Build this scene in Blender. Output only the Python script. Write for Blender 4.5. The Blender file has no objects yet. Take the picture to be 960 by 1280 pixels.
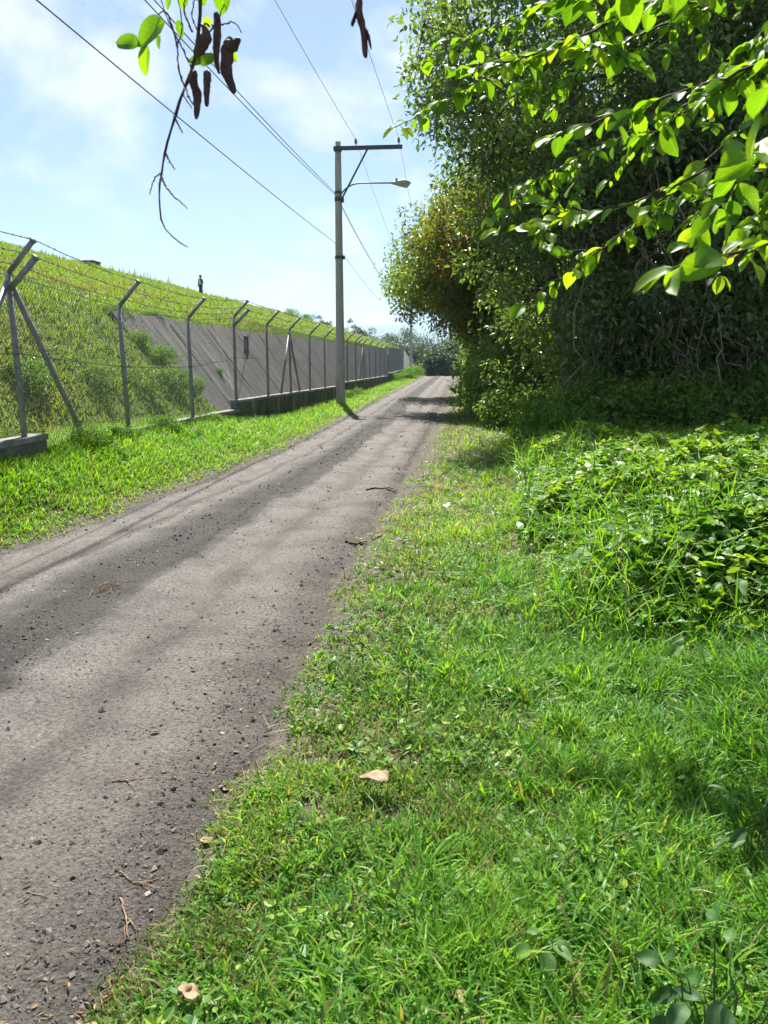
import bpy, math, random
import numpy as np

SC = bpy.context.scene
COL = SC.collection
RNG = np.random.default_rng(7)
random.seed(7)
PI = math.pi

# ------------------------------------------------------------------ camera
HC = 1.65
FPX = 950.0
PITCH = math.atan(192 / FPX)
YAW = math.atan(94 / FPX * math.cos(PITCH))
cam = bpy.data.cameras.new('camera')
cam.sensor_fit = 'VERTICAL'
cam.sensor_height = 36.0
cam.lens = FPX / 1280 * 36.0
cam.clip_start = 0.05
cam.clip_end = 20000
cam.dof.use_dof = True
cam.dof.focus_distance = 9.0
cam.dof.aperture_fstop = 10.0
camo = bpy.data.objects.new('camera', cam)
COL.objects.link(camo)
camo.location = (0, 0, HC)
camo.rotation_euler = (PI / 2 - PITCH, 0, YAW)
SC.camera = camo

_R = np.array([math.cos(YAW), math.sin(YAW), 0])
_F = np.array([-math.sin(YAW) * math.cos(PITCH), math.cos(YAW) * math.cos(PITCH), -math.sin(PITCH)])
_U = np.cross(_R, _F)


def at(x, y, Y=None, X=None, Z=None):
    """world point seen at a photograph position, on the plane Y=, X= or Z="""
    d = _F + (x - 480) / FPX * _R + (640 - y) / FPX * _U
    if Y is not None:
        t = Y / d[1]
    elif X is not None:
        t = X / d[0]
    else:
        t = (Z - HC) / d[2]
    return np.array([0, 0, HC]) + t * d


# ------------------------------------------------------------------ noise
def _hash(ix, iy, s):
    n = (ix.astype(np.int64) * 374761393 + iy.astype(np.int64) * 668265263 + s * 1442695041) & 0x7fffffff
    n = ((n ^ (n >> 13)) * 1274126177) & 0x7fffffff
    n = n ^ (n >> 16)
    return (n & 0xffff) / 65535.0


def vnoise(x, y, s=0):
    x = np.asarray(x, float); y = np.asarray(y, float)
    ix = np.floor(x); iy = np.floor(y)
    fx = x - ix; fy = y - iy
    fx = fx * fx * (3 - 2 * fx); fy = fy * fy * (3 - 2 * fy)
    a = _hash(ix, iy, s); b = _hash(ix + 1, iy, s)
    c = _hash(ix, iy + 1, s); d = _hash(ix + 1, iy + 1, s)
    return (a + (b - a) * fx) * (1 - fy) + (c + (d - c) * fx) * fy


def fbm(x, y, s=0, o=3):
    v = 0; a = 0.5; t = 0
    for i in range(o):
        v = v + a * vnoise(x * 2 ** i, y * 2 ** i, s + i * 17); t += a; a *= .5
    return v / t


def sstep(a, b, x):
    t = np.clip((np.asarray(x, float) - a) / (b - a), 0, 1)
    return t * t * (3 - 2 * t)


# ------------------------------------------------------------------ terrain functions
def road_left(Y):
    return np.interp(Y, [0, 6, 9, 13, 40, 80], [-4.35, -3.95, -3.6, -3.2, -3.25, -3.3])


def road_right(Y):
    return np.interp(Y, [0, 3, 6, 12, 20, 40, 80], [-.84, -.88, -.9, -.72, -.62, -.62, -.4])


def bank_h(Y):
    return np.interp(Y, [-5, 11, 14, 17, 20, 30, 70], [.5, .5, .46, .24, .06, -.02, -.08])


def mound_mask(X, Y):
    edge = .80 + .8 * (vnoise(Y * .7, Y * .13, 5) - .5) + sstep(8, 14, Y) * .5
    front = 4.25 + .7 * (vnoise(X * .8, 0 * X, 9) - .5)
    return sstep(edge - .55, edge + .8, X) * sstep(front - .1, front + 1.25, Y) * (1 - sstep(10.0, 14, Y))


def ground_z(X, Y):
    X = np.asarray(X, float); Y = np.asarray(Y, float)
    z = sstep(road_left(Y) + .05, -4.95, -(-X)) * 0
    t = np.clip((road_left(Y) - .05 - X) / (5.0 + road_left(Y)), 0, 1)
    z = z + t * t * (3 - 2 * t) * bank_h(Y)
    m = mound_mask(X, Y)
    z = z + m * (.37 + .014 * (Y - 5) + .24 * (fbm(X * 1.1, Y * 1.1, 3) - .5))
    off = np.maximum(np.maximum(X - road_right(Y), road_left(Y) - X), 0)
    z = z + .07 * (fbm(X * 2.0, Y * 2.0, 21) - .5) * np.clip(off * 2, 0, 1) * np.exp(-np.abs(Y) / 60)
    z = z + .02 * np.clip(off * 4, 0, 1) - .03 * (1 - np.clip(off * 12, 0, 1))
    z = z + .25 * sstep(1.2, 3.5, X) * (1 - sstep(3, 6, Y))
    d = np.clip(Y - 70, 0, None)
    z = z - np.minimum(d * d * .0022, 3.2)
    return z


def road_z(X, Y):
    u = X - (road_left(Y) + road_right(Y)) / 2
    z = .012 + .02 * np.exp(-((u + .05) / .38) ** 2) - .022 * np.exp(-((u - .62) / .3) ** 2) - .02 * np.exp(-((u + .8) / .3) ** 2)
    z = z + .02 * (fbm(X * 1.7, Y * .8, 31) - .5)
    z = z + .008 * (fbm(X * 7, Y * 7, 37) - .5)
    d = np.clip(Y - 70, 0, None)
    return z - np.minimum(d * d * .0022, 3.2)


def wob(s, Y): return .16 * (fbm(Y * 1.3, Y * .2, s) - .5) + .14 * (fbm(Y * 5, Y * .7, s + 3) - .5)


def surf_z(X, Y):
    X = np.asarray(X, float); Y = np.asarray(Y, float)
    l = road_left(Y) + wob(51, Y) * .9 - .05; r = road_right(Y) + wob(61, Y) * 1.3 + .08
    u = (X - l) / (r - l); e = np.clip(np.minimum(u, 1 - u) * 12, 0, 1)
    zr = road_z(X, Y) * e + ground_z(X, Y) * (1 - e) + .012 - .035 * (1 - np.clip(e * 2, 0, 1))
    return np.where((u > 0) & (u < 1), np.maximum(zr, ground_z(X, Y)), ground_z(X, Y))


EMB = [(-5.75, .05), (-6.2, .3), (-7.9, 2.6), (-9.2, 3.12), (-24.7, 7.7), (-27, 7.75), (-60, 7.6)]
EMB_X = np.array([p[0] for p in EMB[::-1]]); EMB_Z = np.array([p[1] for p in EMB[::-1]])


def emb_z(X, Y):
    z = np.interp(X, EMB_X, EMB_Z)
    soft = 1 - sstep(17.0, 19.5, Y)
    z2 = np.interp(X, np.array([-60, -27, -24.7, -9.2, -7.9, -6.9, -6.0, -5.5]), np.array([7.6, 7.75, 7.7, 3.14, 2.52, 1.62, .62, .2]))
    z = z * (1 - soft) + z2 * soft
    n = (fbm(X * .5, Y * .5, 41) - .5) * .5 + (fbm(X * 2, Y * 2, 43) - .5) * .16
    w = np.clip((-X - 7.9) / 2.5, 0, 1) + soft * np.clip((-X - 5.6) / 1.0, 0, 1) * .7
    z = z + n * np.clip(w, 0, 1)
    z = np.where(Y > 125, z - (np.clip(Y - 125, 0, None) / 40) ** 1.6 * np.clip(z, 0, None), z)
    return z


# ------------------------------------------------------------------ mesh helper
class MB:
    def __init__(s):
        s.v = []; s.q = []; s.t = []; s.n = 0; s.attrs = {}; s.qm = []; s.tm = []

    def add(s, verts, quads=None, tris=None, mat=0, **attrs):
        verts = np.asarray(verts, float).reshape(-1, 3)
        k = len(verts)
        s.v.append(verts)
        if quads is not None and len(quads):
            quads = np.asarray(quads, np.int64).reshape(-1, 4)
            s.q.append(quads + s.n); s.qm.append(np.full(len(quads), mat))
        if tris is not None and len(tris):
            tris = np.asarray(tris, np.int64).reshape(-1, 3)
            s.t.append(tris + s.n); s.tm.append(np.full(len(tris), mat))
        for a, val in attrs.items():
            s.attrs.setdefault(a, []).append((s.n, np.broadcast_to(np.asarray(val, float), (k,)).copy()))
        s.n += k
        return s

    def box(s, c, size, rz=0, **kw):
        h = np.array(size) / 2
        b = np.array([[x, y, z] for z in (-1, 1) for x, y in ((-1, -1), (1, -1), (1, 1), (-1, 1))]) * h
        ca, sa = math.cos(rz), math.sin(rz)
        b = b @ np.array([[ca, sa, 0], [-sa, ca, 0], [0, 0, 1]])
        return s.add(b + np.array(c), [[0, 3, 2, 1], [4, 5, 6, 7], [0, 1, 5, 4], [1, 2, 6, 5], [2, 3, 7, 6], [3, 0, 4, 7]], **kw)

    def tube(s, pts, r, n=6, cap=True, **kw):
        pts = np.asarray(pts, float); m = len(pts)
        r = np.broadcast_to(np.asarray(r, float), (m,))
        tan = np.gradient(pts, axis=0)
        tan /= np.linalg.norm(tan, axis=1)[:, None] + 1e-9
        up = np.array([0, 0, 1.0]) if abs(tan[0, 2]) < .9 else np.array([1.0, 0, 0])
        a = np.cross(tan, up); bad = np.linalg.norm(a, axis=1) < 1e-3
        if bad.any(): a[bad] = np.cross(tan[bad], [.3, 1, .2])
        a /= np.linalg.norm(a, axis=1)[:, None]
        b = np.cross(tan, a)
        th = np.arange(n) * 2 * PI / n
        vs = pts[:, None] + r[:, None, None] * (np.cos(th)[None, :, None] * a[:, None] + np.sin(th)[None, :, None] * b[:, None])
        i = np.arange(m - 1)[:, None] * n; j = np.arange(n)[None]; j2 = (j + 1) % n
        q = np.stack([i + j, i + j2, i + n + j2, i + n + j], -1).reshape(-1, 4)
        V = vs.reshape(-1, 3); T = []
        if cap:
            V = np.vstack([V, pts[0], pts[-1]]); c0 = m * n; c1 = c0 + 1
            for k in range(n):
                T.append([c0, (k + 1) % n, k]); T.append([c1, (m - 1) * n + k, (m - 1) * n + (k + 1) % n])
        return s.add(V, q, T, **kw)

    def build(s, name, mat, parent=None, smooth=False, loc=None):
        me = bpy.data.meshes.new(name)
        V = np.vstack(s.v) if s.v else np.zeros((0, 3))
        if loc is not None: V = V - np.array(loc)
        Q = np.vstack(s.q) if s.q else np.zeros((0, 4), np.int64)
        T = np.vstack(s.t) if s.t else np.zeros((0, 3), np.int64)
        nq, nt = len(Q), len(T)
        me.vertices.add(len(V)); me.vertices.foreach_set('co', V.astype(np.float32).ravel())
        me.loops.add(nq * 4 + nt * 3); me.polygons.add(nq + nt)
        me.loops.foreach_set('vertex_index', np.concatenate([Q.ravel(), T.ravel()]).astype(np.int32))
        ls = np.concatenate([np.arange(nq) * 4, nq * 4 + np.arange(nt) * 3]).astype(np.int32)
        me.polygons.foreach_set('loop_start', ls)
        mats = mat if isinstance(mat, (list, tuple)) else [mat]
        for m in mats: me.materials.append(m)
        if len(mats) > 1:
            mi = np.concatenate(s.qm + s.tm) if (s.qm or s.tm) else np.zeros(0)
            me.polygons.foreach_set('material_index', mi.astype(np.int32))
        me.polygons.foreach_set('use_smooth', np.full(nq + nt, smooth, bool))
        for a, lst in s.attrs.items():
            d = np.zeros(len(V), np.float32)
            for st, val in lst: d[st:st + len(val)] = val
            at_ = me.attributes.new(a, 'FLOAT', 'POINT'); at_.data.foreach_set('value', d)
        me.update(calc_edges=True)
        o = bpy.data.objects.new(name, me); COL.objects.link(o)
        if parent is not None: o.parent = parent
        if loc is not None: o.location = loc
        return o


def tag(o, label=None, cat=None, group=None, kind=None):
    if label: o['label'] = label
    if cat: o['category'] = cat
    if group: o['group'] = group
    if kind: o['kind'] = kind
    return o


def thing(name, label, cat, loc=(0, 0, 0), group=None, kind=None):
    o = bpy.data.objects.new(name, None); COL.objects.link(o)
    o.location = loc; o.empty_display_size = .2
    return tag(o, label, cat, group, kind)


def copy_tree(o, parent=None):
    c = o.copy(); COL.objects.link(c)
    if parent is not None: c.parent = parent
    for ch in list(o.children): copy_tree(ch, c)
    return c


# ------------------------------------------------------------------ materials
def new_mat(name):
    m = bpy.data.materials.new(name); m.use_nodes = True
    nt = m.node_tree; nt.nodes.clear()
    out = nt.nodes.new('ShaderNodeOutputMaterial')
    return m, nt, out


def N(nt, t, **kw):
    n = nt.nodes.new(t)
    for k, v in kw.items():
        if k in n.inputs: n.inputs[k].default_value = v
        else: setattr(n, k, v)
    return n


def L(nt, a, ao, b, bi): nt.links.new(a.outputs[ao], b.inputs[bi])


def ramp(nt, stops, interp='LINEAR'):
    r = nt.nodes.new('ShaderNodeValToRGB'); r.color_ramp.interpolation = interp
    e = r.color_ramp.elements
    while len(e) < len(stops): e.new(.5)
    for i, (p, c) in enumerate(stops):
        e[i].position = p; e[i].color = (*c, 1)
    return r


def mixc(nt, fac, a, b, blend='MIX'):
    m = nt.nodes.new('ShaderNodeMix'); m.data_type = 'RGBA'; m.blend_type = blend
    for sock, v in ((0, fac), (6, a), (7, b)):
        if isinstance(v, tuple) and hasattr(v[0], 'outputs'): nt.links.new(v[0].outputs[v[1]], m.inputs[sock])
        elif isinstance(v, tuple): m.inputs[sock].default_value = (*v, 1) if len(v) == 3 else v
        else: m.inputs[sock].default_value = v
    return m


def leaf_mat(name, stops, back, transl=.4, rough=.42, spec=.5, alt=None):
    """foliage: ramp over the per-leaf value 'rnd'; 'alt' (stops) is blended in by the per-clump value 'alt'"""
    m, nt, out = new_mat(name)
    a = N(nt, 'ShaderNodeAttribute', attribute_name='rnd')
    r = ramp(nt, stops); L(nt, a, 'Fac', r, 'Fac')
    src = (r, 'Color')
    if alt:
        a2 = N(nt, 'ShaderNodeAttribute', attribute_name='alt')
        r2 = ramp(nt, alt); L(nt, a, 'Fac', r2, 'Fac')
        mm = mixc(nt, (a2, 'Fac'), src, (r2, 'Color')); src = (mm, 2)
    p = N(nt, 'ShaderNodeBsdfPrincipled', Roughness=rough)
    p.inputs['Specular IOR Level'].default_value = spec
    nt.links.new(src[0].outputs[src[1]], p.inputs['Base Color'])
    if transl > 0:
        t = N(nt, 'ShaderNodeBsdfTranslucent')
        mt = mixc(nt, 1.0, src, back, 'MULTIPLY'); L(nt, mt, 2, t, 'Color')
        mx = N(nt, 'ShaderNodeMixShader'); mx.inputs[0].default_value = transl
        L(nt, p, 0, mx, 1); L(nt, t, 0, mx, 2); L(nt, mx, 0, out, 0)
    else: L(nt, p, 0, out, 0)
    return m


def noise_mat(name, stops, scale=5, detail=6, rough=.9, bump=.3, bscale=40, bdist=.02, spec=.3, stretch=None, metallic=0, coord='Object', scale2=None, mixstops=None):
    m, nt, out = new_mat(name)
    tc = N(nt, 'ShaderNodeTexCoord')
    mp = N(nt, 'ShaderNodeMapping')
    if stretch: mp.inputs['Scale'].default_value = stretch
    L(nt, tc, coord, mp, 0)
    n = N(nt, 'ShaderNodeTexNoise', Scale=scale, Detail=detail, Roughness=.62); L(nt, mp, 0, n, 'Vector')
    r = ramp(nt, stops); L(nt, n, 'Fac', r, 'Fac'); src = (r, 'Color')
    if scale2:
        n3 = N(nt, 'ShaderNodeTexNoise', Scale=scale2, Detail=4, Roughness=.6); L(nt, mp, 0, n3, 'Vector')
        r3 = ramp(nt, mixstops); L(nt, n3, 'Fac', r3, 'Fac')
        mm = mixc(nt, 1.0, src, (r3, 'Color'), 'MULTIPLY'); src = (mm, 2)
    p = N(nt, 'ShaderNodeBsdfPrincipled', Roughness=rough, Metallic=metallic)
    p.inputs['Specular IOR Level'].default_value = spec
    nt.links.new(src[0].outputs[src[1]], p.inputs['Base Color'])
    if bump:
        n2 = N(nt, 'ShaderNodeTexNoise', Scale=bscale, Detail=5, Roughness=.65); L(nt, mp, 0, n2, 'Vector')
        b = N(nt, 'ShaderNodeBump', Strength=bump, Distance=bdist); L(nt, n2, 'Fac', b, 'Height'); L(nt, b, 0, p, 'Normal')
    L(nt, p, 0, out, 0)
    return m


GREEN = [(0, (.034, .115, .024)), (.3, (.072, .21, .022)), (.6, (.148, .33, .020)), (.85, (.255, .42, .026)), (1, (.37, .41, .07))]
M = {}
M['grass'] = leaf_mat('grass_blade', GREEN, (1.7, 1.6, .6), .42, .50, .4,
                      alt=[(0, (.16, .125, .05)), (.5, (.26, .21, .09)), (1, (.36, .28, .14))])
M['weed'] = leaf_mat('weed_leaf', [(0, (.030, .095, .022)), (.45, (.075, .19, .028)), (.8, (.15, .29, .030)), (1, (.26, .36, .036))], (1.7, 1.6, .5), .42, .48, .4)
M['emb_grass'] = leaf_mat('embankment_blade', [(0, (.070, .135, .014)), (.5, (.135, .235, .020)), (.85, (.19, .29, .025)), (1, (.27, .30, .06))], (1.6, 1.5, .5), .4, .55, .25,
                          alt=[(0, (.12, .10, .03)), (.5, (.19, .15, .06)), (1, (.24, .17, .09))])
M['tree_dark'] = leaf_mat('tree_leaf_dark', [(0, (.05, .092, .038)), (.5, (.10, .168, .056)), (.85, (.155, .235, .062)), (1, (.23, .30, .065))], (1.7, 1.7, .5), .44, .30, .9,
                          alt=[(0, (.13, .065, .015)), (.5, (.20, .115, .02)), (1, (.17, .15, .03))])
M['tree_mid'] = leaf_mat('tree_leaf_mid', [(0, (.05, .105, .022)), (.5, (.10, .19, .03)), (.85, (.15, .26, .036)), (1, (.23, .31, .045))], (1.7, 1.6, .5), .44, .38, .55,
                         alt=[(0, (.17, .075, .015)), (.5, (.27, .135, .02)), (1, (.24, .18, .03))])
M['tree_far'] = leaf_mat('tree_leaf_far', [(0, (.034, .068, .028)), (.5, (.055, .105, .034)), (1, (.085, .15, .042))], (1.3, 1.4, .6), .2, .5, .3)
M['bark'] = noise_mat('bark', [(.3, (.075, .06, .048)), (.55, (.15, .125, .10)), (.8, (.25, .215, .18))], 9, 6, .9, .6, 30, .02, stretch=(1, 1, .25))
M['twig'] = noise_mat('twig', [(.3, (.04, .025, .018)), (.7, (.10, .06, .045))], 30, 3, .8, .3, 120, .002)
M['dry_twig'] = noise_mat('dry_twig', [(.3, (.15, .10, .06)), (.7, (.30, .22, .14))], 30, 3, .85, .3, 120, .002)
M['liana'] = noise_mat('liana', [(.3, (.16, .125, .09)), (.7, (.36, .30, .24))], 12, 3, .85, 0)
M['pod'] = noise_mat('pod', [(.3, (.04, .020, .022)), (.6, (.085, .042, .042)), (.85, (.15, .085, .075))], 40, 5, .6, .6, 90, .004, spec=.4)
M['dry_leaf'] = noise_mat('dry_leaf', [(.3, (.18, .11, .065)), (.55, (.34, .235, .15)), (.8, (.48, .36, .25))], 35, 4, .8, .4, 90, .004)
M['concrete'] = noise_mat('weathered_concrete', [(.3, (.13, .125, .115)), (.5, (.24, .235, .22)), (.7, (.34, .33, .31))], 3.5, 7, .9, .35, 60, .01, scale2=1.1, mixstops=[(.3, (.55, .55, .5)), (.6, (1, 1, 1))])
M['dark_concrete'] = noise_mat('stained_concrete', [(.3, (.055, .052, .045)), (.5, (.10, .095, .085)), (.7, (.17, .165, .15))], 2.5, 7, .9, .35, 60, .01, stretch=(1, 1, .35))
M['pole'] = noise_mat('pole_concrete', [(.3, (.30, .285, .27)), (.55, (.42, .40, .38)), (.75, (.50, .48, .455))], 4, 6, .85, .2, 80, .005, stretch=(2, 2, .4))
M['steel'] = noise_mat('galvanised_steel', [(.3, (.16, .165, .17)), (.6, (.26, .27, .275)), (.8, (.34, .345, .35))], 14, 5, .5, .1, 90, .003, metallic=.35, spec=.5)
M['dark_steel'] = noise_mat('dark_steel', [(.3, (.06, .06, .065)), (.7, (.12, .12, .125))], 14, 5, .55, .1, 90, .003, metallic=.4)
M['wire'] = noise_mat('wire', [(.3, (.17, .172, .17)), (.7, (.26, .262, .26))], 20, 2, .55, 0, metallic=.4)
M['cable'] = noise_mat('cable', [(.3, (.05, .05, .055)), (.7, (.09, .09, .095))], 20, 2, .6, 0)
M['porcelain'] = noise_mat('insulator', [(.3, (.10, .08, .08)), (.7, (.16, .12, .11))], 20, 2, .3, 0)
M['lamp'] = noise_mat('lamp_shell', [(.3, (.30, .31, .32)), (.7, (.42, .43, .43))], 8, 3, .5, 0)
M['lens'] = noise_mat('lamp_lens', [(.3, (.45, .45, .42)), (.7, (.6, .6, .56))], 8, 3, .2, 0, spec=.6)
M['skin'] = noise_mat('skin', [(.3, (.20, .11, .07)), (.7, (.26, .15, .10))], 8, 3, .6, 0)
M['hair'] = noise_mat('hair', [(.3, (.015, .012, .01)), (.7, (.03, .025, .02))], 30, 3, .6, 0)
M['vest'] = noise_mat('vest', [(.3, (.46, .62, .08)), (.7, (.55, .74, .10))], 8, 3, .8, 0)
M['shirt'] = noise_mat('shirt', [(.3, (.03, .06, .05)), (.7, (.05, .09, .07))], 8, 3, .85, 0)
M['trousers'] = noise_mat('trousers', [(.3, (.012, .014, .035)), (.7, (.022, .025, .06))], 8, 3, .85, 0)
M['boots'] = noise_mat('boots', [(.3, (.03, .025, .02)), (.7, (.05, .04, .03))], 8, 3, .7, 0)
M['litter'] = noise_mat('paper_scrap', [(.3, (.6, .6, .62)), (.7, (.8, .8, .8))], 8, 3, .7, 0)
M['hill'] = noise_mat('far_hill', [(.3, (.04, .07, .035)), (.7, (.08, .11, .05))], .004, 6, .95, 0)
M['stone'] = leaf_mat('pebble', [(0, (.06, .053, .048)), (.5, (.11, .10, .09)), (.85, (.17, .153, .14)), (1, (.28, .255, .23))], (1, 1, 1), 0, .85, .3)
M['rust_panel'] = noise_mat('dark_panel', [(.3, (.045, .032, .03)), (.7, (.09, .065, .06))], 10, 5, .8, .2)
M['pale_panel'] = noise_mat('pale_panel', [(.3, (.30, .29, .29)), (.7, (.40, .39, .39))], 10, 5, .8, .1)
M['clod'] = noise_mat('clod', [(.3, (.16, .12, .08)), (.7, (.28, .21, .13))], 30, 4, .9, .5, 80, .004)


def road_material():
    m, nt, out = new_mat('dirt_road')
    tc = N(nt, 'ShaderNodeTexCoord'); at_ = N(nt, 'ShaderNodeAttribute', attribute_name='u')
    n1 = N(nt, 'ShaderNodeTexNoise', Scale=.9, Detail=6, Roughness=.6); L(nt, tc, 'Object', n1, 'Vector')
    mpz = N(nt, 'ShaderNodeMapping'); mpz.inputs['Scale'].default_value = (1, .16, 1); L(nt, tc, 'Object', mpz, 0)
    n2 = N(nt, 'ShaderNodeTexNoise', Scale=5.5, Detail=4, Roughness=.6); L(nt, mpz, 0, n2, 'Vector')
    # position across the road, disturbed
    s1 = N(nt, 'ShaderNodeMath', operation='MULTIPLY_ADD'); L(nt, n1, 'Fac', s1, 0); s1.inputs[1].default_value = .05; L(nt, at_, 'Fac', s1, 2)
    s2 = N(nt, 'ShaderNodeMath', operation='MULTIPLY_ADD'); L(nt, n2, 'Fac', s2, 0); s2.inputs[1].default_value = .10; L(nt, s1, 0, s2, 2)
    s3 = N(nt, 'ShaderNodeMath', operation='SUBTRACT'); L(nt, s2, 0, s3, 0); s3.inputs[1].default_value = .075
    dk, md, lt = (.046, .042, .039), (.074, .069, .064), (.138, .128, .119)
    r = ramp(nt, [(0, dk), (.06, (.075, .068, .061)), (.12, lt), (.21, (.128, .116, .105)), (.245, (.070, .063, .057)), (.28, lt), (.36, md), (.42, dk), (.555, (.054, .049, .045)),
                  (.59, lt), (.68, (.130, .117, .106)), (.73, (.090, .082, .075)), (.79, (.128, .116, .105)), (.86, (.128, .115, .103)), (.94, (.085, .076, .067)), (1, (.080, .070, .060))])
    L(nt, s3, 0, r, 'Fac')
    n3 = N(nt, 'ShaderNodeTexNoise', Scale=48, Detail=8, Roughness=.78); L(nt, tc, 'Object', n3, 'Vector')
    r3 = ramp(nt, [(.36, (.42, .41, .40)), (.5, (.98, .98, .98)), (.66, (1.55, 1.52, 1.46))]); L(nt, n3, 'Fac', r3, 'Fac')
    mm = mixc(nt, 1.0, (r, 'Color'), (r3, 'Color'), 'MULTIPLY')
    n4 = N(nt, 'ShaderNodeTexNoise', Scale=2.2, Detail=6, Roughness=.65); L(nt, tc, 'Object', n4, 'Vector')
    r4 = ramp(nt, [(.35, (.84, .84, .84)), (.6, (1.24, 1.235, 1.22))]); L(nt, n4, 'Fac', r4, 'Fac')
    m2 = mixc(nt, 1.0, (mm, 2), (r4, 'Color'), 'MULTIPLY')
    v = N(nt, 'ShaderNodeTexVoronoi', Scale=70); L(nt, tc, 'Object', v, 'Vector')
    vr = ramp(nt, [(0, (1, 1, 1)), (.5, (0, 0, 0))]); L(nt, v, 'Distance', vr, 'Fac')
    p = N(nt, 'ShaderNodeBsdfPrincipled', Roughness=.92); p.inputs['Specular IOR Level'].default_value = .25
    L(nt, m2, 2, p, 'Base Color')
    h = N(nt, 'ShaderNodeMath', operation='MULTIPLY_ADD'); L(nt, vr, 'Color', h, 0); h.inputs[1].default_value = .35; L(nt, n3, 'Fac', h, 2)
    b = N(nt, 'ShaderNodeBump', Strength=.9, Distance=.016); L(nt, h, 0, b, 'Height'); L(nt, b, 0, p, 'Normal')
    L(nt, p, 0, out, 0)
    return m


M['road'] = road_material()
def soil_material():
    m, nt, out = new_mat('soil')
    tc = N(nt, 'ShaderNodeTexCoord'); ed = N(nt, 'ShaderNodeAttribute', attribute_name='margin')
    n = N(nt, 'ShaderNodeTexNoise', Scale=3.2, Detail=8, Roughness=.65); L(nt, tc, 'Object', n, 'Vector')
    r = ramp(nt, [(.3, (.040, .038, .018)), (.5, (.075, .068, .028)), (.62, (.12, .098, .05)), (.8, (.17, .135, .08))]); L(nt, n, 'Fac', r, 'Fac')
    n2 = N(nt, 'ShaderNodeTexNoise', Scale=26, Detail=7, Roughness=.7); L(nt, tc, 'Object', n2, 'Vector')
    r2 = ramp(nt, [(.32, (.055, .047, .039)), (.5, (.092, .080, .067)), (.7, (.145, .125, .103))]); L(nt, n2, 'Fac', r2, 'Fac')
    s1 = N(nt, 'ShaderNodeMath', operation='MULTIPLY_ADD'); L(nt, n, 'Fac', s1, 0); s1.inputs[1].default_value = 1.2; L(nt, ed, 'Fac', s1, 2)
    rm = ramp(nt, [(.9, (0, 0, 0)), (1.0, (1, 1, 1))]); L(nt, s1, 0, rm, 'Fac')
    mm = mixc(nt, (rm, 'Color'), (r, 'Color'), (r2, 'Color'))
    p = N(nt, 'ShaderNodeBsdfPrincipled', Roughness=.95); p.inputs['Specular IOR Level'].default_value = .2; L(nt, mm, 2, p, 'Base Color')
    b = N(nt, 'ShaderNodeBump', Strength=.7, Distance=.02); L(nt, n2, 'Fac', b, 'Height'); L(nt, b, 0, p, 'Normal')
    L(nt, p, 0, out, 0)
    return m


M['soil'] = soil_material()
M['emb'] = noise_mat('embankment_turf', [(.25, (.07, .115, .016)), (.45, (.13, .195, .022)), (.6, (.175, .235, .03)), (.8, (.23, .22, .07))], 1.6, 8, .95, .8, 14, .12, scale2=.35, mixstops=[(.3, (.8, .85, .7)), (.6, (1.08, 1, 1))])


def slab_material():
    m, nt, out = new_mat('revetment_concrete')
    tc = N(nt, 'ShaderNodeTexCoord')
    mp = N(nt, 'ShaderNodeMapping'); mp.inputs['Scale'].default_value = (.35, 2.2, .35); L(nt, tc, 'Object', mp, 0)
    n = N(nt, 'ShaderNodeTexNoise', Scale=1.6, Detail=7, Roughness=.65); L(nt, mp, 0, n, 'Vector')
    r = ramp(nt, [(.34, (.040, .036, .032)), (.46, (.088, .081, .074)), (.55, (.125, .116, .106)), (.68, (.23, .215, .197))]); L(nt, n, 'Fac', r, 'Fac')
    n2 = N(nt, 'ShaderNodeTexNoise', Scale=9, Detail=6, Roughness=.7); L(nt, tc, 'Object', n2, 'Vector')
    r2 = ramp(nt, [(.3, (.75, .75, .75)), (.7, (1.2, 1.2, 1.2))]); L(nt, n2, 'Fac', r2, 'Fac')
    mm = mixc(nt, 1.0, (r, 'Color'), (r2, 'Color'), 'MULTIPLY')
    p = N(nt, 'ShaderNodeBsdfPrincipled', Roughness=.9); L(nt, mm, 2, p, 'Base Color')
    b = N(nt, 'ShaderNodeBump', Strength=.4, Distance=.02); L(nt, n2, 'Fac', b, 'Height'); L(nt, b, 0, p, 'Normal')
    L(nt, p, 0, out, 0)
    return m


M['slab'] = slab_material()

# ------------------------------------------------------------------ sky, sun, exposure
SUN = np.array([-.221, .975, 0]); SUN /= np.linalg.norm(SUN)
ELEV = math.radians(53.6)
SUN = SUN * math.cos(ELEV) + np.array([0, 0, math.sin(ELEV)])
w = bpy.data.worlds.new('World'); SC.world = w; w.use_nodes = True
nt = w.node_tree; nt.nodes.clear()
wo = N(nt, 'ShaderNodeOutputWorld'); bg = N(nt, 'ShaderNodeBackground', Strength=.05)
sky = N(nt, 'ShaderNodeTexSky', sky_type='NISHITA', sun_disc=False)
sky.sun_elevation = ELEV; sky.sun_rotation = math.atan2(SUN[0], SUN[1])
sky.air_density = 1.0; sky.dust_density = .5; sky.ozone_density = 1.0; sky.altitude = 600
tc = N(nt, 'ShaderNodeTexCoord')
sp = N(nt, 'ShaderNodeSeparateXYZ'); L(nt, tc, 'Generated', sp, 0)
mz = N(nt, 'ShaderNodeMath', operation='ADD'); L(nt, sp, 'Z', mz, 0); mz.inputs[1].default_value = .45
dx = N(nt, 'ShaderNodeMath', operation='DIVIDE'); L(nt, sp, 'X', dx, 0); L(nt, mz, 0, dx, 1)
dy = N(nt, 'ShaderNodeMath', operation='DIVIDE'); L(nt, sp, 'Y', dy, 0); L(nt, mz, 0, dy, 1)
cb = N(nt, 'ShaderNodeCombineXYZ'); L(nt, dx, 0, cb, 0); L(nt, dy, 0, cb, 1)
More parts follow.
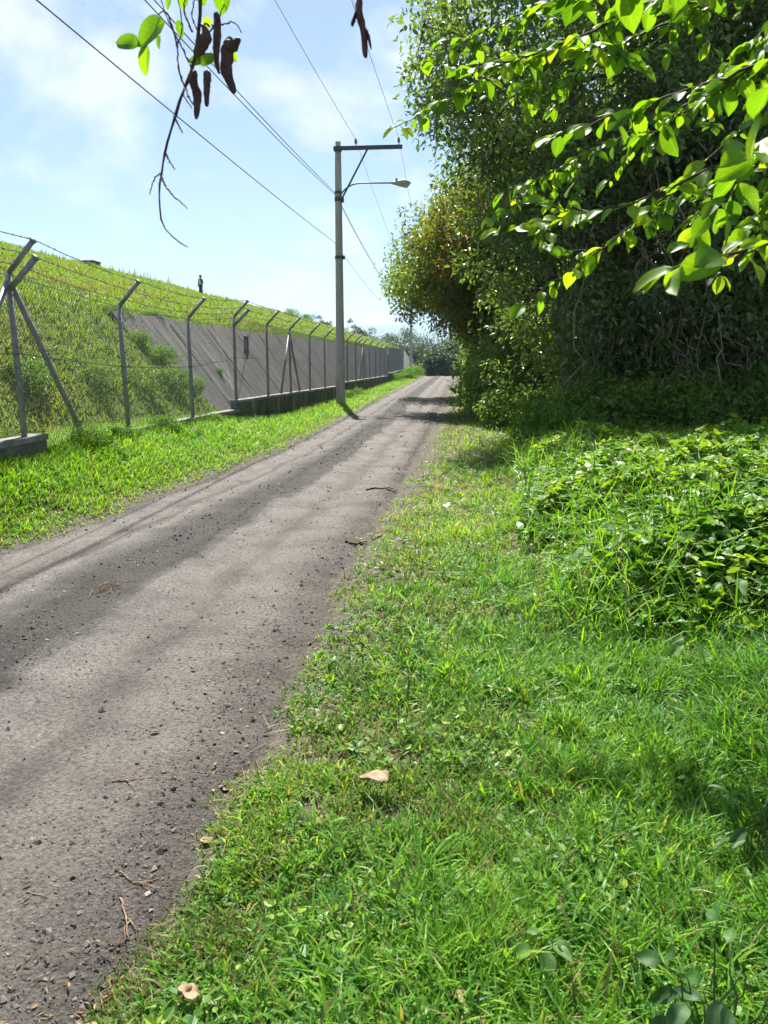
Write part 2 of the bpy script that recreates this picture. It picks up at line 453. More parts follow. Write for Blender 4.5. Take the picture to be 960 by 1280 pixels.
cn = N(nt, 'ShaderNodeTexNoise', Scale=3.1, Detail=10, Roughness=.55); L(nt, cb, 0, cn, 'Vector')
cn.inputs['Distortion'].default_value = .25
cr = ramp(nt, [(.49, (.15, .15, .15)), (.56, (.44, .44, .44)), (.63, (.88, .88, .88))]); L(nt, cn, 'Fac', cr, 'Fac')
ct = mixc(nt, 1.0, (sky, 'Color'), (.66, .79, .93), 'MULTIPLY'); cm = mixc(nt, (cr, 'Color'), (ct, 2), (6.7, 6.95, 7.3)); L(nt, cm, 2, bg, 'Color')
L(nt, bg, 0, wo, 0)
sl = bpy.data.lights.new('sun', 'SUN'); sl.energy = 5.0; sl.angle = math.radians(.55); sl.color = (1, .95, .87)
so = bpy.data.objects.new('sun', sl); COL.objects.link(so)
from mathutils import Vector
so.rotation_euler = Vector(SUN).to_track_quat('Z', 'Y').to_euler()
so.location = (0, 0, 30)
SC.view_settings.view_transform = 'Standard'; SC.view_settings.look = 'None'
SC.view_settings.exposure = 1.45; SC.view_settings.gamma = 1; SC.view_settings.use_curve_mapping = False
SC.cycles.max_bounces = 8; SC.cycles.transmission_bounces = 4; SC.cycles.diffuse_bounces = 4
SC.cycles.use_adaptive_sampling = True; SC.cycles.adaptive_threshold = .02
SC.cycles.sample_clamp_indirect = 6


# ------------------------------------------------------------------ ground sheets
def grid_mesh(xs, ys, zf, extra=None):
    X, Y = np.meshgrid(xs, ys)
    Z = zf(X, Y)
    V = np.stack([X, Y, Z], -1).reshape(-1, 3)
    nx, ny = len(xs), len(ys)
    i = np.arange(ny - 1)[:, None] * nx + np.arange(nx - 1)[None]
    q = np.stack([i, i + 1, i + 1 + nx, i + nx], -1).reshape(-1, 4)
    return V, q


def spaced(*segs):
    out = []
    for a, b, st in segs: out.append(np.arange(a, b, st))
    return np.concatenate(out + [[segs[-1][1]]])


xs = spaced((-7000, -1000, 1000), (-1000, -100, 100), (-100, -12, 8), (-12, 10, .11), (10, 40, 1.5), (40, 200, 20), (200, 1000, 100), (1000, 7000, 1000))
ys = spaced((-3000, -200, 400), (-200, -10, 10), (-10, 0, .5), (0, 20, .11), (20, 80, .5), (80, 200, 5), (200, 1000, 80), (1000, 9000, 1000))
mb = MB(); V, q = grid_mesh(xs, ys, ground_z)
_d = np.maximum(V[:, 0] - road_right(V[:, 1]), road_left(V[:, 1]) - V[:, 0])
mb.add(V, q, margin=np.clip(1 - _d / .55, 0, 1))
tag(mb.build('ground', M['soil'], smooth=True), kind='structure')

# road sheet with ragged edges
mb = MB()
ys = spaced((-40, 0, .6), (0, 16, .07), (16, 40, .2), (40, 110, 1.0))
us = np.linspace(0, 1, 46)
Yg = ys[:, None]
lft = road_left(Yg) + wob(51, Yg) * .9 - .05; rgt = road_right(Yg) + wob(61, Yg) * 1.3 + .08
Xg = lft + (rgt - lft) * us[None]
Yg2 = np.broadcast_to(Yg, Xg.shape)
edge = np.minimum(us, 1 - us)[None] * 12
Zg = road_z(Xg, Yg2) * np.clip(edge, 0, 1) + ground_z(Xg, Yg2) * (1 - np.clip(edge, 0, 1)) + .012 - .035 * (1 - np.clip(edge * 2, 0, 1))
V = np.stack([Xg, Yg2, Zg], -1).reshape(-1, 3)
nx = len(us); i = np.arange(len(ys) - 1)[:, None] * nx + np.arange(nx - 1)[None]
q = np.stack([i, i + 1, i + 1 + nx, i + nx], -1).reshape(-1, 4)
mb.add(V, q, u=np.broadcast_to(us[None], Xg.shape).ravel())
tag(mb.build('road', M['road'], smooth=True), kind='structure')

# embankment
xs = spaced((-60, -28, 4), (-28, -10, .5), (-10, -5.6, .14)); ys = spaced((-40, 4, 2), (4, 40, .28), (40, 170, 1.2))
mb = MB(); V, q = grid_mesh(xs, ys, emb_z); mb.add(V, q)
tag(mb.build('embankment', M['emb'], smooth=True), kind='structure')

# far hills: real ridge about 4 km away
mb = MB()
xs = np.linspace(-5000, 4000, 140); ys = np.linspace(3600, 6500, 40)


def hill_z(X, Y):
    t = np.clip((Y - 3600) / 1000, 0, 1) * np.clip((6500 - Y) / 900, 0, 1)
    return -8 + t * (190 + 120 * (fbm(X / 900, Y / 900, 71) - .4) + 60 * (fbm(X / 260, Y / 260, 73) - .5) + 40 * sstep(-1200, 600, X))


V, q = grid_mesh(xs, ys, hill_z); mb.add(V, q)
tag(mb.build('hills', M['hill'], smooth=True), kind='structure')

# air
hz, nt, out = new_mat('air')
pv = N(nt, 'ShaderNodeVolumePrincipled'); pv.inputs['Density'].default_value = .00022
pv.inputs['Color'].default_value = (.58, .77, 1, 1); pv.inputs['Anisotropy'].default_value = .3
L(nt, pv, 0, out, 'Volume')
mb = MB(); mb.box((-500, 2600, 142), (9600, 8200, 316))
HAZE = True
if HAZE: tag(mb.build('haze', hz), kind='stuff')

def jitter_path(a, b, n, amt, rng, sag=0):
    a = np.asarray(a, float); b = np.asarray(b, float)
    ts = np.linspace(0, 1, n); P = a + (b - a) * ts[:, None]
    L_ = np.linalg.norm(b - a); j = rng.normal(0, amt * L_, (n, 3)); j[0] = 0; j[-1] = 0
    P = P + j; P[:, 2] += sag * 4 * ts * (1 - ts)
    return P


# ------------------------------------------------------------------ grass
def blades(P, length, width, rng, tilt=(.2, 1.1), bend=.8, rnd=None, alt=0.0, az=None):
    n = len(P)
    az = rng.uniform(0, 2 * PI, n) if az is None else az
    ti = rng.uniform(tilt[0], tilt[1], n)
    hd = np.stack([np.cos(az), np.sin(az), np.zeros(n)], -1)
    sd = np.stack([-np.sin(az), np.cos(az), np.zeros(n)], -1)
    tw = rng.uniform(-.5, .5, n)[:, None]
    sd = sd + tw * np.array([0, 0, 1.0])
    Ts = [0, .36, .72, 1.0]; Ws = [.8, 1.0, .62]
    bd = rng.uniform(.3, 1.0, n) * bend
    pts = [P]; cur = P
    for k in range(3):
        a = ti + bd * (k / 2.0)
        st = (Ts[k + 1] - Ts[k]) * length
        cur = cur + st[:, None] * (np.sin(a)[:, None] * hd + np.cos(a)[:, None] * np.array([0, 0, 1.0]))
        pts.append(cur)
    vs = []
    for k in range(3):
        h = sd * (width * Ws[k] / 2)[:, None]
        vs += [pts[k] - h, pts[k] + h]
    vs.append(pts[3])
    V = np.stack(vs, 1).reshape(-1, 3)
    b = np.arange(n)[:, None] * 7
    q = np.concatenate([b + np.array([0, 1, 3, 2]), b + np.array([2, 3, 5, 4])])
    t = b + np.array([4, 5, 6])
    r = rng.uniform(0, 1, n) if rnd is None else rnd
    return V, q, t, np.repeat(r, 7), np.repeat(np.broadcast_to(alt, (n,)), 7)


LT = np.array([[0, 0, 0], [.40, .25, .07], [.40, .62, .05], [0, 1, -.1], [-.40, .62, .05], [-.40, .25, .07]])
HT = np.array([[0, .05, 0], [.52, .12, .08], [.46, .55, .06], [0, 1, -.12], [-.46, .55, .06], [-.52, .12, .08]])
ST = np.array([[0, 0, 0], [.34, .42, .05], [0, 1, -.06], [-.34, .42, .05]])


def leaves(P, d, nrm, length, width, tmpl=LT):
    d = d / (np.linalg.norm(d, axis=1)[:, None] + 1e-9)
    s = np.cross(d, nrm); s /= np.linalg.norm(s, axis=1)[:, None] + 1e-9
    nn = np.cross(s, d)
    n = len(P); k = len(tmpl)
    V = P[:, None] + s[:, None] * (tmpl[None, :, 0:1] * width[:, None, None]) + d[:, None] * (tmpl[None, :, 1:2] * length[:, None, None]) + nn[:, None] * (tmpl[None, :, 2:3] * length[:, None, None])
    b = np.arange(n)[:, None] * k
    if k == 6: q = np.concatenate([b + np.array([0, 1, 2, 3]), b + np.array([0, 3, 4, 5])])
    else: q = b + np.array([0, 1, 2, 3])
    return V.reshape(-1, 3), q


def rand_dir(n, rng, zlo=-1, zhi=1):
    z = rng.uniform(zlo, zhi, n); a = rng.uniform(0, 2 * PI, n); r = np.sqrt(np.clip(1 - z * z, 0, 1))
    return np.stack([r * np.cos(a), r * np.sin(a), z], -1)


def sample_Y(n, a, b, p, rng):
    u = rng.uniform(0, 1, n); e = 1 - p
    return (a ** e + u * (b ** e - a ** e)) ** (1 / e)


# --- near verge
def verge_grass():
    rng = np.random.default_rng(11)
    mb = MB()
    n = 520000
    Y = sample_Y(n, .9, 46, 1.6, rng)
    X = road_right(Y) - .35 + rng.uniform(0, 1, n) * (2.1 + .62 * np.minimum(Y, 14))
    d = X - (road_right(Y) + wob(61, Y) * 1.3 + .10)
    patch = fbm(X * 1.6, Y * 1.6, 81); fine = fbm(X * 6, Y * 6, 83)
    keep = rng.uniform(0, 1, n) < np.clip(.02 + (d + .16 + .5 * (vnoise(Y * 2.3, X * 2.3, 87) - .35)) * 1.8, 0, 1) * np.clip(.10 + 2.3 * (fine - .28), .05, 1)
    keep &= ~((mound_mask(X, Y) > .5) & (rng.uniform(0, 1, n) < .72))
    X, Y, d, patch, fine = X[keep], Y[keep], d[keep], patch[keep], fine[keep]
    n = len(X)
    P = np.stack([X, Y, ground_z(X, Y) - .008], -1)
    m = mound_mask(X, Y)
    tall = sstep(.9, 2.0, X) * (1 - sstep(3.2, 5, Y))
    ln = (.055 + .08 * rng.uniform(0, 1, n) ** 1.5 + .10 * np.clip(patch - .4, 0, 1) + .05 * np.clip(fine - .45, 0, 1)) * np.clip(.45 + d * .8, .4, 1.15)
    ln = ln * (1 + .9 * tall + .9 * m + .22 * np.clip(d - .8, 0, 2)) * np.clip(.85 + Y * .02, 0, 1.5)
    wd = (.0036 + .0055 * rng.uniform(0, 1, n) ** 2) * (1 + Y * .09) * (1 + .4 * tall)
    alt = (rng.uniform(0, 1, n) < np.clip(.56 - d * .32 + .6 * (.5 - patch), .04, .7)).astype(float) * rng.uniform(.3, 1, n)
    big = fbm(X * .55, Y * .55, 89); rnd = np.clip(rng.normal(.44, .18, n) + .55 * (patch - .5) + .5 * (big - .5) + .14 * sstep(3.0, 7, Y) - .12 * tall, 0, .99)
    V, q, t, r, a = blades(P, ln, wd, rng, (.25, 1.35), .7, rnd, alt)
    mb.add(V, q, t, rnd=r, alt=a)
    # coarse tufts
    nt_ = 10500
    Y = sample_Y(nt_, .9, 12, 1.5, rng); X = road_right(Y) + .1 + rng.uniform(0, 1, nt_) * (1.8 + .6 * Y)
    kp = (fbm(X * 1.4, Y * 1.4, 85) > .40) & (mound_mask(X, Y) < .5); X, Y = X[kp], Y[kp]; k = 9
    tr_ = np.repeat(np.clip(rng.normal(.42, .22, len(X)), 0, .95), k); tl_ = np.repeat(rng.uniform(.6, 1.25, len(X)), k)
    X = np.repeat(X, k); Y = np.repeat(Y, k); n = len(X); X = X + rng.normal(0, .018, n); Y = Y + rng.normal(0, .018, n)
    dd = np.clip((X - road_right(Y)) * 1.5, .45, 1)
    P = np.stack([X, Y, ground_z(X, Y) - .005], -1)
    V, q, t, r, a = blades(P, rng.uniform(.08, .19, n) * tl_ * dd, rng.uniform(.0055, .0115, n), rng, (.25, 1.3), 1.0, np.clip(tr_ + rng.normal(0, .06, n), 0, .98), (rng.uniform(0, 1, n) < .05) * .9)
    mb.add(V, q, t, rnd=r, alt=a)
    # flat creeping runners of dry grass
    n = 1700
    Y = sample_Y(n, .9, 12, 1.3, rng); X = road_right(Y) + rng.uniform(-.05, 1, n) * (1.0 + .3 * Y)
    P = np.stack([X, Y, ground_z(X, Y) + .012], -1)
    V, q, t, r, a = blades(P, rng.uniform(.05, .14, n), rng.uniform(.002, .0035, n), rng, (1.3, 1.6), .35, None, 1.0)
    mb.add(V, q, t, rnd=r, alt=a)
    tag(mb.build('grass', M['grass']), 'short mixed lawn grass with dry bits on the verge between dirt road and trees', 'grass', kind='stuff')
    # small broad-leaved weeds in the lawn
    mb = MB()
    n = 6500
    Y = sample_Y(n, .9, 20, 1.4, rng); X = road_right(Y) + .15 + rng.uniform(0, 1, n) ** .8 * (1.8 + .5 * Y)
    keep = fbm(X * 2.3, Y * 2.3, 91) > .47; X, Y = X[keep], Y[keep]; n = len(X)
    k = 4
    X = np.repeat(X, k) + rng.normal(0, .022, n * k); Y = np.repeat(Y, k) + rng.normal(0, .022, n * k); n *= k
    P = np.stack([X, Y, ground_z(X, Y) + rng.uniform(.01, .07, n)], -1)
    d = rand_dir(n, rng, -.1, .5); nr = np.array([0, 0, 1.0]) + rand_dir(n, rng) * .5
    ln = rng.uniform(.018, .045, n) * (1 + Y * .03)
    V, q = leaves(P, d, nr, ln, ln * rng.uniform(.45, .9, n)); mb.add(V, q, rnd=np.repeat(rng.uniform(.2, 1, n), 6))
    tag(mb.build('low_weeds', M['weed']), 'tiny broad-leaved weeds mixed into the lawn grass of the verge', 'weeds', kind='stuff')


verge_grass()


def mound_cover():
    rng = np.random.default_rng(13)
    mb = MB()
    n = 560000
    Y = sample_Y(n, 4.2, 16, .9, rng); X = rng.uniform(.1, 1, n) * (1.6 + .62 * Y)
    m = mound_mask(X, Y)
    keep = rng.uniform(0, 1, n) < m * np.clip(-.45 + 2.4 * fbm(X * 1.7, Y * 1.7, 101), .08, 1) * .42
    X, Y, m = X[keep], Y[keep], m[keep]; n = len(X)
    g = ground_z(X, Y)
    cl = fbm(X * 2.6, Y * 2.6, 103)
    cl2 = fbm(X * 1.2, Y * 1.2, 104); hgt = rng.uniform(.1, 1, n) ** .8 * np.clip(-.12 + .55 * cl + .45 * (cl2 - .3), .05, .55) * (.35 + .65 * m)
    P = np.stack([X, Y, g + hgt], -1)
    d = rand_dir(n, rng, -.5, .35); nr = np.array([0, .15, 1.0]) + rand_dir(n, rng) * .8
    big = rng.uniform(0, 1, n) ** 4
    ln = .034 + .048 * rng.uniform(0, 1, n) + .07 * big * (rng.uniform(0, 1, n) < .5)
    V, q = leaves(P, d, nr, ln, ln * rng.uniform(.7, 1.0, n), HT)
    rr = np.clip(.26 + .5 * rng.uniform(0, 1, n) + .6 * (fbm(X * 2, Y * 2, 107) - .4) + .16 * (hgt > .22), 0, 1)
    mb.add(V, q, rnd=np.repeat(rr, 6))
    tag(mb.build('vine_weeds', M['weed']), 'thick heap of broad-leaved creeping weeds between lawn and dark trees', 'weeds', kind='stuff')
    # upright weeds standing above the heap
    mb = MB(); ns = 520
    Y = sample_Y(ns, 4.6, 14, 1.1, rng); X = .5 + rng.uniform(0, 1, ns) * (1.0 + .6 * Y); kp = (mound_mask(X, Y) > .55) & (fbm(X, Y, 117) > .4); X, Y = X[kp], Y[kp]
    for x_, y_ in zip(X, Y):
        h_ = rng.uniform(.2, .5); b_ = np.array([x_, y_, float(ground_z(x_, y_))]); e_ = b_ + np.array([rng.normal(0, .12), rng.normal(0, .12), h_])
        Pp = jitter_path(b_, e_, 5, .03, rng); mb.tube(Pp, np.linspace(.005, .002, 5), 4, False, rnd=.6)
        k = int(h_ * 26); f_ = rng.uniform(.25, 1, k); pp = b_ + (e_ - b_) * f_[:, None]; d_ = rand_dir(k, rng, -.3, .5); ln_ = rng.uniform(.05, .11, k) * rng.uniform(.7, 1.2)
        Vv, qq = leaves(pp, d_, np.array([0, 0, 1.0]) + rand_dir(k, rng) * .5, ln_, ln_ * rng.uniform(.3, .6)); mb.add(Vv, qq, rnd=np.repeat(np.clip(rng.normal(.55, .2) + rng.normal(0, .12, k), 0, 1), 6))
    tag(mb.build('tall_weeds', M['weed']), 'upright leafy weed stems poking out of the heap of creeping weeds', 'weeds', kind='stuff')
    # stems and long grass on the mound
    mb = MB(); n = 46000
    Y = sample_Y(n, 3.9, 16, 1.02, rng); X = rng.uniform(.1, 1, n) * (1.6 + .6 * Y)
    m = mound_mask(X, Y); f = fbm(X * 1.3, Y * 1.3, 109)
    fringe = m * (1 - m) * 4
    keep = rng.uniform(0, 1, n) < np.clip(m * .45 + fringe * .8, 0, 1) * np.clip(2.4 * (f - .25), 0, 1)
    X, Y, m = X[keep], Y[keep], m[keep]; n = len(X)
    P = np.stack([X, Y, ground_z(X, Y)], -1)
    V, q, t, r, a = blades(P, rng.uniform(.18, .58, n), rng.uniform(.006, .013, n), rng, (.05, .8), 1.3, np.clip(rng.normal(.55, .17, n), 0, .95), (rng.uniform(0, 1, n) < .08) * .8)
    mb.add(V, q, t, rnd=r, alt=a)
    tag(mb.build('long_grass', M['grass']), 'long arching grass blades growing through the heap of creeping weeds', 'grass', kind='stuff')


mound_cover()


def corner_growth():
    """tall shaded growth by the camera's right foot"""
    rng = np.random.default_rng(17)
    mb = MB(); n = 26000
    Y = rng.uniform(.7, 3.8, n); X = .50 + .20 * Y + rng.uniform(0, 1, n) ** 1.3 * 2.2
    keep = fbm(X * 2, Y * 2, 113) + .25 * sstep(.8, 1.8, X) > .50; X, Y = X[keep], Y[keep]; n = len(X)
    P = np.stack([X, Y, ground_z(X, Y)], -1); s = sstep(.7, 1.7, X)
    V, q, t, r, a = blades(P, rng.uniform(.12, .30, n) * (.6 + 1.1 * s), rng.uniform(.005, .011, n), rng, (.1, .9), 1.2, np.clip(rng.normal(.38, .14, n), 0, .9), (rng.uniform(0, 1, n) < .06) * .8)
    mb.add(V, q, t, rnd=r, alt=a)
    k = 260; Yk = rng.uniform(.9, 3.4, k); Xk = .75 + .22 * Yk + rng.uniform(0, 1.3, k)
    for x_, y_ in zip(Xk, Yk):
        b_ = np.array([x_, y_, float(ground_z(x_, y_))]); h_ = rng.uniform(.12, .42); e_ = b_ + np.array([rng.normal(0, .07), rng.normal(0, .07), h_]); m_ = int(5 + h_ * 22)
        f_ = rng.uniform(.3, 1, m_); pp = b_ + (e_ - b_) * f_[:, None]; ln_ = rng.uniform(.03, .075, m_)
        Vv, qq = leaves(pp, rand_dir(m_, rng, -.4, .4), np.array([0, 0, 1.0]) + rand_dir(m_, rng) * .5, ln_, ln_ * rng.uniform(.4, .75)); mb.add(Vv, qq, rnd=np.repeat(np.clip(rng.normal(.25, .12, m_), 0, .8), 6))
        mb.tube(np.array([b_, (b_ + e_) / 2 + rng.normal(0, .01, 3), e_]), .002, 4, False, rnd=.4)
    tag(mb.build('rank_grass', M['grass']), 'taller arching bluish green grass in the shade at the lower right corner', 'grass', kind='stuff')


corner_growth()


def left_verge():
    rng = np.random.default_rng(19)
    mb = MB(); n = 150000
    Y = sample_Y(n, 3.5, 80, 1.25, rng)
    l = road_left(Y) + wob(51, Y) * .9 + .0
    X = l - rng.uniform(-.08, 1, n) * (l + 5.35 + .4)
    d = l - X
    keep = rng.uniform(0, 1, n) < np.clip(.12 + d * 3, 0, 1) * np.clip(.2 + 2.0 * (fbm(X * 3, Y * 3, 121) - .1), .2, 1)
    X, Y, d = X[keep], Y[keep], d[keep]; n = len(X)
    P = np.stack([X, Y, ground_z(X, Y) - .01], -1); pt = fbm(X * 1.4, Y * 1.4, 123)
    ln = (.06 + .09 * rng.uniform(0, 1, n) + .10 * np.clip(pt - .4, 0, 1)) * np.clip(.5 + d, .5, 1.2)
    V, q, t, r, a = blades(P, ln, rng.uniform(.006, .012, n) * (.9 + Y * .05), rng, (.2, 1.2), .7, np.clip(rng.normal(.58, .15, n) + .3 * (pt - .5), 0, .97),
                           (rng.uniform(0, 1, n) < np.clip(.35 - d * .4, .06, 1)) * rng.uniform(.3, 1, n))
    mb.add(V, q, t, rnd=r, alt=a)
    tag(mb.build('bank_grass', M['grass']), 'bright grass on the low bank between dirt road and wire fence', 'grass', kind='stuff')


left_verge()


def embankment_grass():
    rng = np.random.default_rng(23)
    mb = MB(); n = 230000
    Y = sample_Y(n, 6, 140, 1.15, rng)
    X = -5.6 - rng.uniform(0, 1, n) ** 1.15 * 20.5
    slab = (Y > 18.7) & (X > -8.0)
    X, Y = X[~slab], Y[~slab]; n = len(X)
    P = np.stack([X, Y, emb_z(X, Y) - .02], -1); pt = fbm(X * .6, Y * .35, 131); ft = fbm(X * 2.2, Y * 2.2, 133)
    ln = rng.uniform(.09, .21, n) * (.7 + .8 * ft) * (1 + Y * .006)
    alt = np.clip((pt - .52) * 4, 0, .8) * rng.uniform(.2, 1, n)
    V, q, t, r, a = blades(P, ln, rng.uniform(.008, .016, n) * (1 + Y * .05), rng, (.1, 1.0), .9, np.clip(rng.normal(.5, .18, n) + .5 * (ft - .5), 0, .97), alt)
    mb.add(V, q, t, rnd=r, alt=a)
    # seed heads along the crest
    n = 900; Y = rng.uniform(36, 140, n); X = -24.4 + rng.normal(0, .7, n)
    P = np.stack([X, Y, emb_z(X, Y)], -1)
    V, q, t, r, a = blades(P, rng.uniform(.3, .9, n) * (fbm(Y * .3, Y * .1, 7) * 1.4), np.full(n, .05), rng, (0, .3), .4, None, .4); mb.add(V, q, t, rnd=r, alt=a)
    tag(mb.build('embankment_grass', M['emb_grass']), 'yellowish green rough grass all over the sloping embankment behind the fence', 'grass', kind='stuff')


embankment_grass()


def pebbles():
    rng = np.random.default_rng(29)
    mb = MB(); n = 170000
    Y = sample_Y(n, 1.0, 30, 1.5, rng); u = rng.uniform(0, 1, n)
    dens = .16 + .9 * np.exp(-((u - .46) / .08) ** 2) + .7 * np.exp(-((u - .96) / .07) ** 2) + .6 * np.exp(-((u - .03) / .05) ** 2) + .3 * np.exp(-((u - .25) / .03) ** 2)
    keep = (rng.uniform(0, 1, n) < dens * np.clip(2.2 * (fbm(u * 9, Y * 1.5, 141) - .2), .1, 1)); Y, u = Y[keep], u[keep]; n = len(Y)
    X = road_left(Y) + u * (road_right(Y) - road_left(Y)) + .04
    s = (.0014 + .004 * rng.uniform(0, 1, n) ** 3 + .010 * rng.uniform(0, 1, n) ** 26) * (1 + Y * .06)
    o = np.array([[1, 0, 0], [-1, 0, 0], [0, 1, 0], [0, -1, 0], [0, 0, 1], [0, 0, -1], [.6, .6, .45], [-.6, .55, .5]])[:6]
    base = o[None] * (s[:, None, None] * rng.uniform(.6, 1.3, (n, 6, 1))) + rng.normal(0, .25, (n, 6, 3)) * s[:, None, None]
    base[:, :, 2] *= .7
    P = np.stack([X, Y, surf_z(X, Y) + s * .2], -1)
    V = (P[:, None] + base).reshape(-1, 3)
    f = np.array([[0, 2, 4], [2, 1, 4], [1, 3, 4], [3, 0, 4], [2, 0, 5], [1, 2, 5], [3, 1, 5], [0, 3, 5]])
    T = (np.arange(n)[:, None, None] * 6 + f[None]).reshape(-1, 3)
    mb.add(V, None, T, rnd=np.repeat(rng.uniform(0, 1, n), 6))
    tag(mb.build('gravel', M['stone']), 'loose gravel and pebbles scattered over the dirt road', 'gravel', kind='stuff')


pebbles()

def leaf_litter():
    rng = np.random.default_rng(37); mb = MB(); n = 3800
    Y = sample_Y(n, 1.0, 16, 1.5, rng); d = rng.normal(.25, .40, n); X = road_right(Y) + wob(61, Y) * 1.3 + d
    kp = fbm(X * 2, Y * 2, 143) > .45; X, Y = X[kp], Y[kp]; n = len(X)
    P = np.stack([X, Y, surf_z(X, Y) + rng.uniform(.002, .02, n)], -1)
    ln = rng.uniform(.01, .035, n) * (.6 + .8 * rng.uniform(0, 1, n) ** 3)
    V, q = leaves(P, rand_dir(n, rng, -.15, .15), np.array([0, 0, 1.0]) + rand_dir(n, rng) * .5, ln, ln * rng.uniform(.3, .7, n)); mb.add(V, q, rnd=np.repeat(rng.uniform(0, 1, n), 6), alt=1.0)
    tag(mb.build('leaf_litter', M['litter_leaf']), 'small brown bits of dead leaf strewn along the grassy road edge', 'litter', kind='stuff')


M['litter_leaf'] = leaf_mat('litter_leaf', [(0, (.07, .045, .025)), (.5, (.15, .10, .06)), (1, (.28, .20, .12))], (1, 1, 1), 0, .8, .2)
leaf_litter()

# ------------------------------------------------------------------ walls, fence
XF = -5.05


def wall_piece(label, y0, y1, z0, z1, pil=None, mat='dark_concrete', cap=True):
    t = thing('low_wall', label, 'wall', (XF, (y0 + y1) / 2, float(ground_z(XF, (y0 + y1) / 2))), 'low concrete walls under the fence', 'thing')
    o = np.array(t.location)
    mb = MB(); n = max(2, int((y1 - y0) / .25)); ys_ = np.linspace(y0, y1, n + 1)
    rng = np.random.default_rng(int(y0 * 10) + 3)
    for_top = np.interp(ys_, [y0, y1], [z0, z1])
    gb = ground_z(np.full_like(ys_, XF), ys_) - .4
    prof = []
    for k, yy in enumerate(ys_):
        j = rng.normal(0, .004, 4)
        prof += [[XF - .1 + j[0], yy, gb[k]], [XF - .1 + j[1], yy, for_top[k] - .06], [XF + .1 + j[2], yy, for_top[k] - .06], [XF + .1 + j[3], yy, gb[k]]]
    V = np.array(prof); q = []
    for k in range(n):
        b = k * 4
        for a in range(3): q.append([b + a, b + a + 1, b + a + 5, b + a + 4])
    q += [[0, 3, 2, 1], [n * 4, n * 4 + 1, n * 4 + 2, n * 4 + 3]]
    mb.add(V - o, q); mb.build('wall_body', M[mat], t)
    mb = MB(); V = []; q = []
    for k, yy in enumerate(ys_):
        zz = for_top[k]; j = rng.normal(0, .004)
        V += [[XF - .12, yy, zz - .06], [XF - .12, yy, zz + j], [XF + .12 + j, yy, zz + j], [XF + .12, yy, zz - .06]]
    for k in range(n):
        b = k * 4
        for a in range(4): q.append([b + a, b + (a + 1) % 4, b + (a + 1) % 4 + 4, b + a + 4])
    q += [[3, 2, 1, 0], [n * 4, n * 4 + 1, n * 4 + 2, n * 4 + 3]]
    mb.add(np.array(V) - o, q); mb.build('coping', M['concrete'], t)
    if pil:
        for yy in pil:
            zt = float(np.interp(yy, [y0, y1], [z0, z1])) - .062; zb = float(ground_z(XF + .12, yy)) - .2
            mb = MB(); mb.box(np.array([XF + .115, yy, (zt + zb) / 2]) - o, (.05, .14, zt - zb)); mb.build('pilaster', M['concrete'], t)
    return t


def wall_top(Y):
    if Y < 8.75: return .75
    if Y < 11.3: return float(ground_z(XF, Y)) + .02
    if Y < 17.0: return float(np.interp(Y, [11.3, 17], [.575, .52]))
    if Y < 32: return float(np.interp(Y, [17, 32], [.72, .52]))
    if Y < 54: return float(np.interp(Y, [32, 54], [.64, .46]))
    return .62


wall_piece('short thick concrete wall end at the left picture edge, nearest the camera', 1.0, 8.75, .75, .75)
wall_piece('thin sloping concrete kerb half buried in grass under the second and third fence posts', 11.3, 16.95, .575, .52)
wall_piece('dark stained concrete wall with pale pilasters just before the big utility pole', 17.0, 32, .72, .52, pil=[18.1, 20.7, 22.6, 24.4, 26.3, 28.2, 30.2])
wall_piece('long dark concrete wall beyond the big utility pole', 32.05, 54, .64, .46, pil=[36, 40, 44, 48])
wall_piece('farthest raised stretch of concrete wall where the fence ends', 54.05, 71.5, .62, .62)

PY = [8.45, 11.3, 14.2, 17.12, 20.1, 22.9, 25.9, 28.9, 31.9] + [34.8 + 2.95 * k for k in range(13)]
fence = thing('wire_fence', 'long grey chain-link fence on angled steel posts with barbed wire along the embankment', 'fence', (XF, 8.45, .75))
fo = np.array(fence.location)
post0 = None
EL = 1.86
double = {0, 3, 10}
braced = {0, 5, 11, 16}


def arm_mb(dy=0):
    mb = MB(); mb.tube([(0, dy, EL - .03), (.34, dy, EL + .33)], .032, 8)
    mb.tube([(.325, dy, EL + .315), (.345, dy, EL + .337)], .043, 8)
    return mb


mb = MB(); mb.tube([(0, 0, -.25), (0, 0, EL)], .035, 10); post_m = mb.build('post', M['steel'], fence, True)
am = arm_mb().build('arm', M['steel'], post_m, True)
am2 = arm_mb(-.22); am2o = None
posts = []
for k, yy in enumerate(PY):
    p = post_m if k == 0 else post_m.copy()
    if k: COL.objects.link(p); p.parent = fence
    zt = wall_top(yy)
    p.location = np.array([XF, yy, zt]) - fo
    p.rotation_euler = (random.uniform(-.012, .012), random.uniform(-.015, .015), 0)
    posts.append((yy, zt))
    if k:
        a = am.copy(); COL.objects.link(a); a.parent = p
    if k in double:
        mbx = MB(); mbx.tube([(0, -.03, EL - .22), (.37, -.03, EL + .14)], .036, 8); mbx.tube([(.355, -.03, EL + .125), (.375, -.03, EL + .147)], .043, 8)
        mbx.build('arm', M['steel'], p, True)
    if k in braced:
        for sgn in (-1, 1):
            if k == 0: e = (0, sgn * 1.55, -.05 if sgn < 0 else -.32)
            else: e = (0, sgn * 1.3, .02)
            mbx = MB(); mbx.tube([(.0, sgn * .03, EL - .12), e], .034, 8); mbx.build('brace', M['steel'], p, True)
# chain-link
mb = MB(); V = []; q = []
S = .062; ncell = int((PY[-1] - 5.2) / S); R_ = .0022


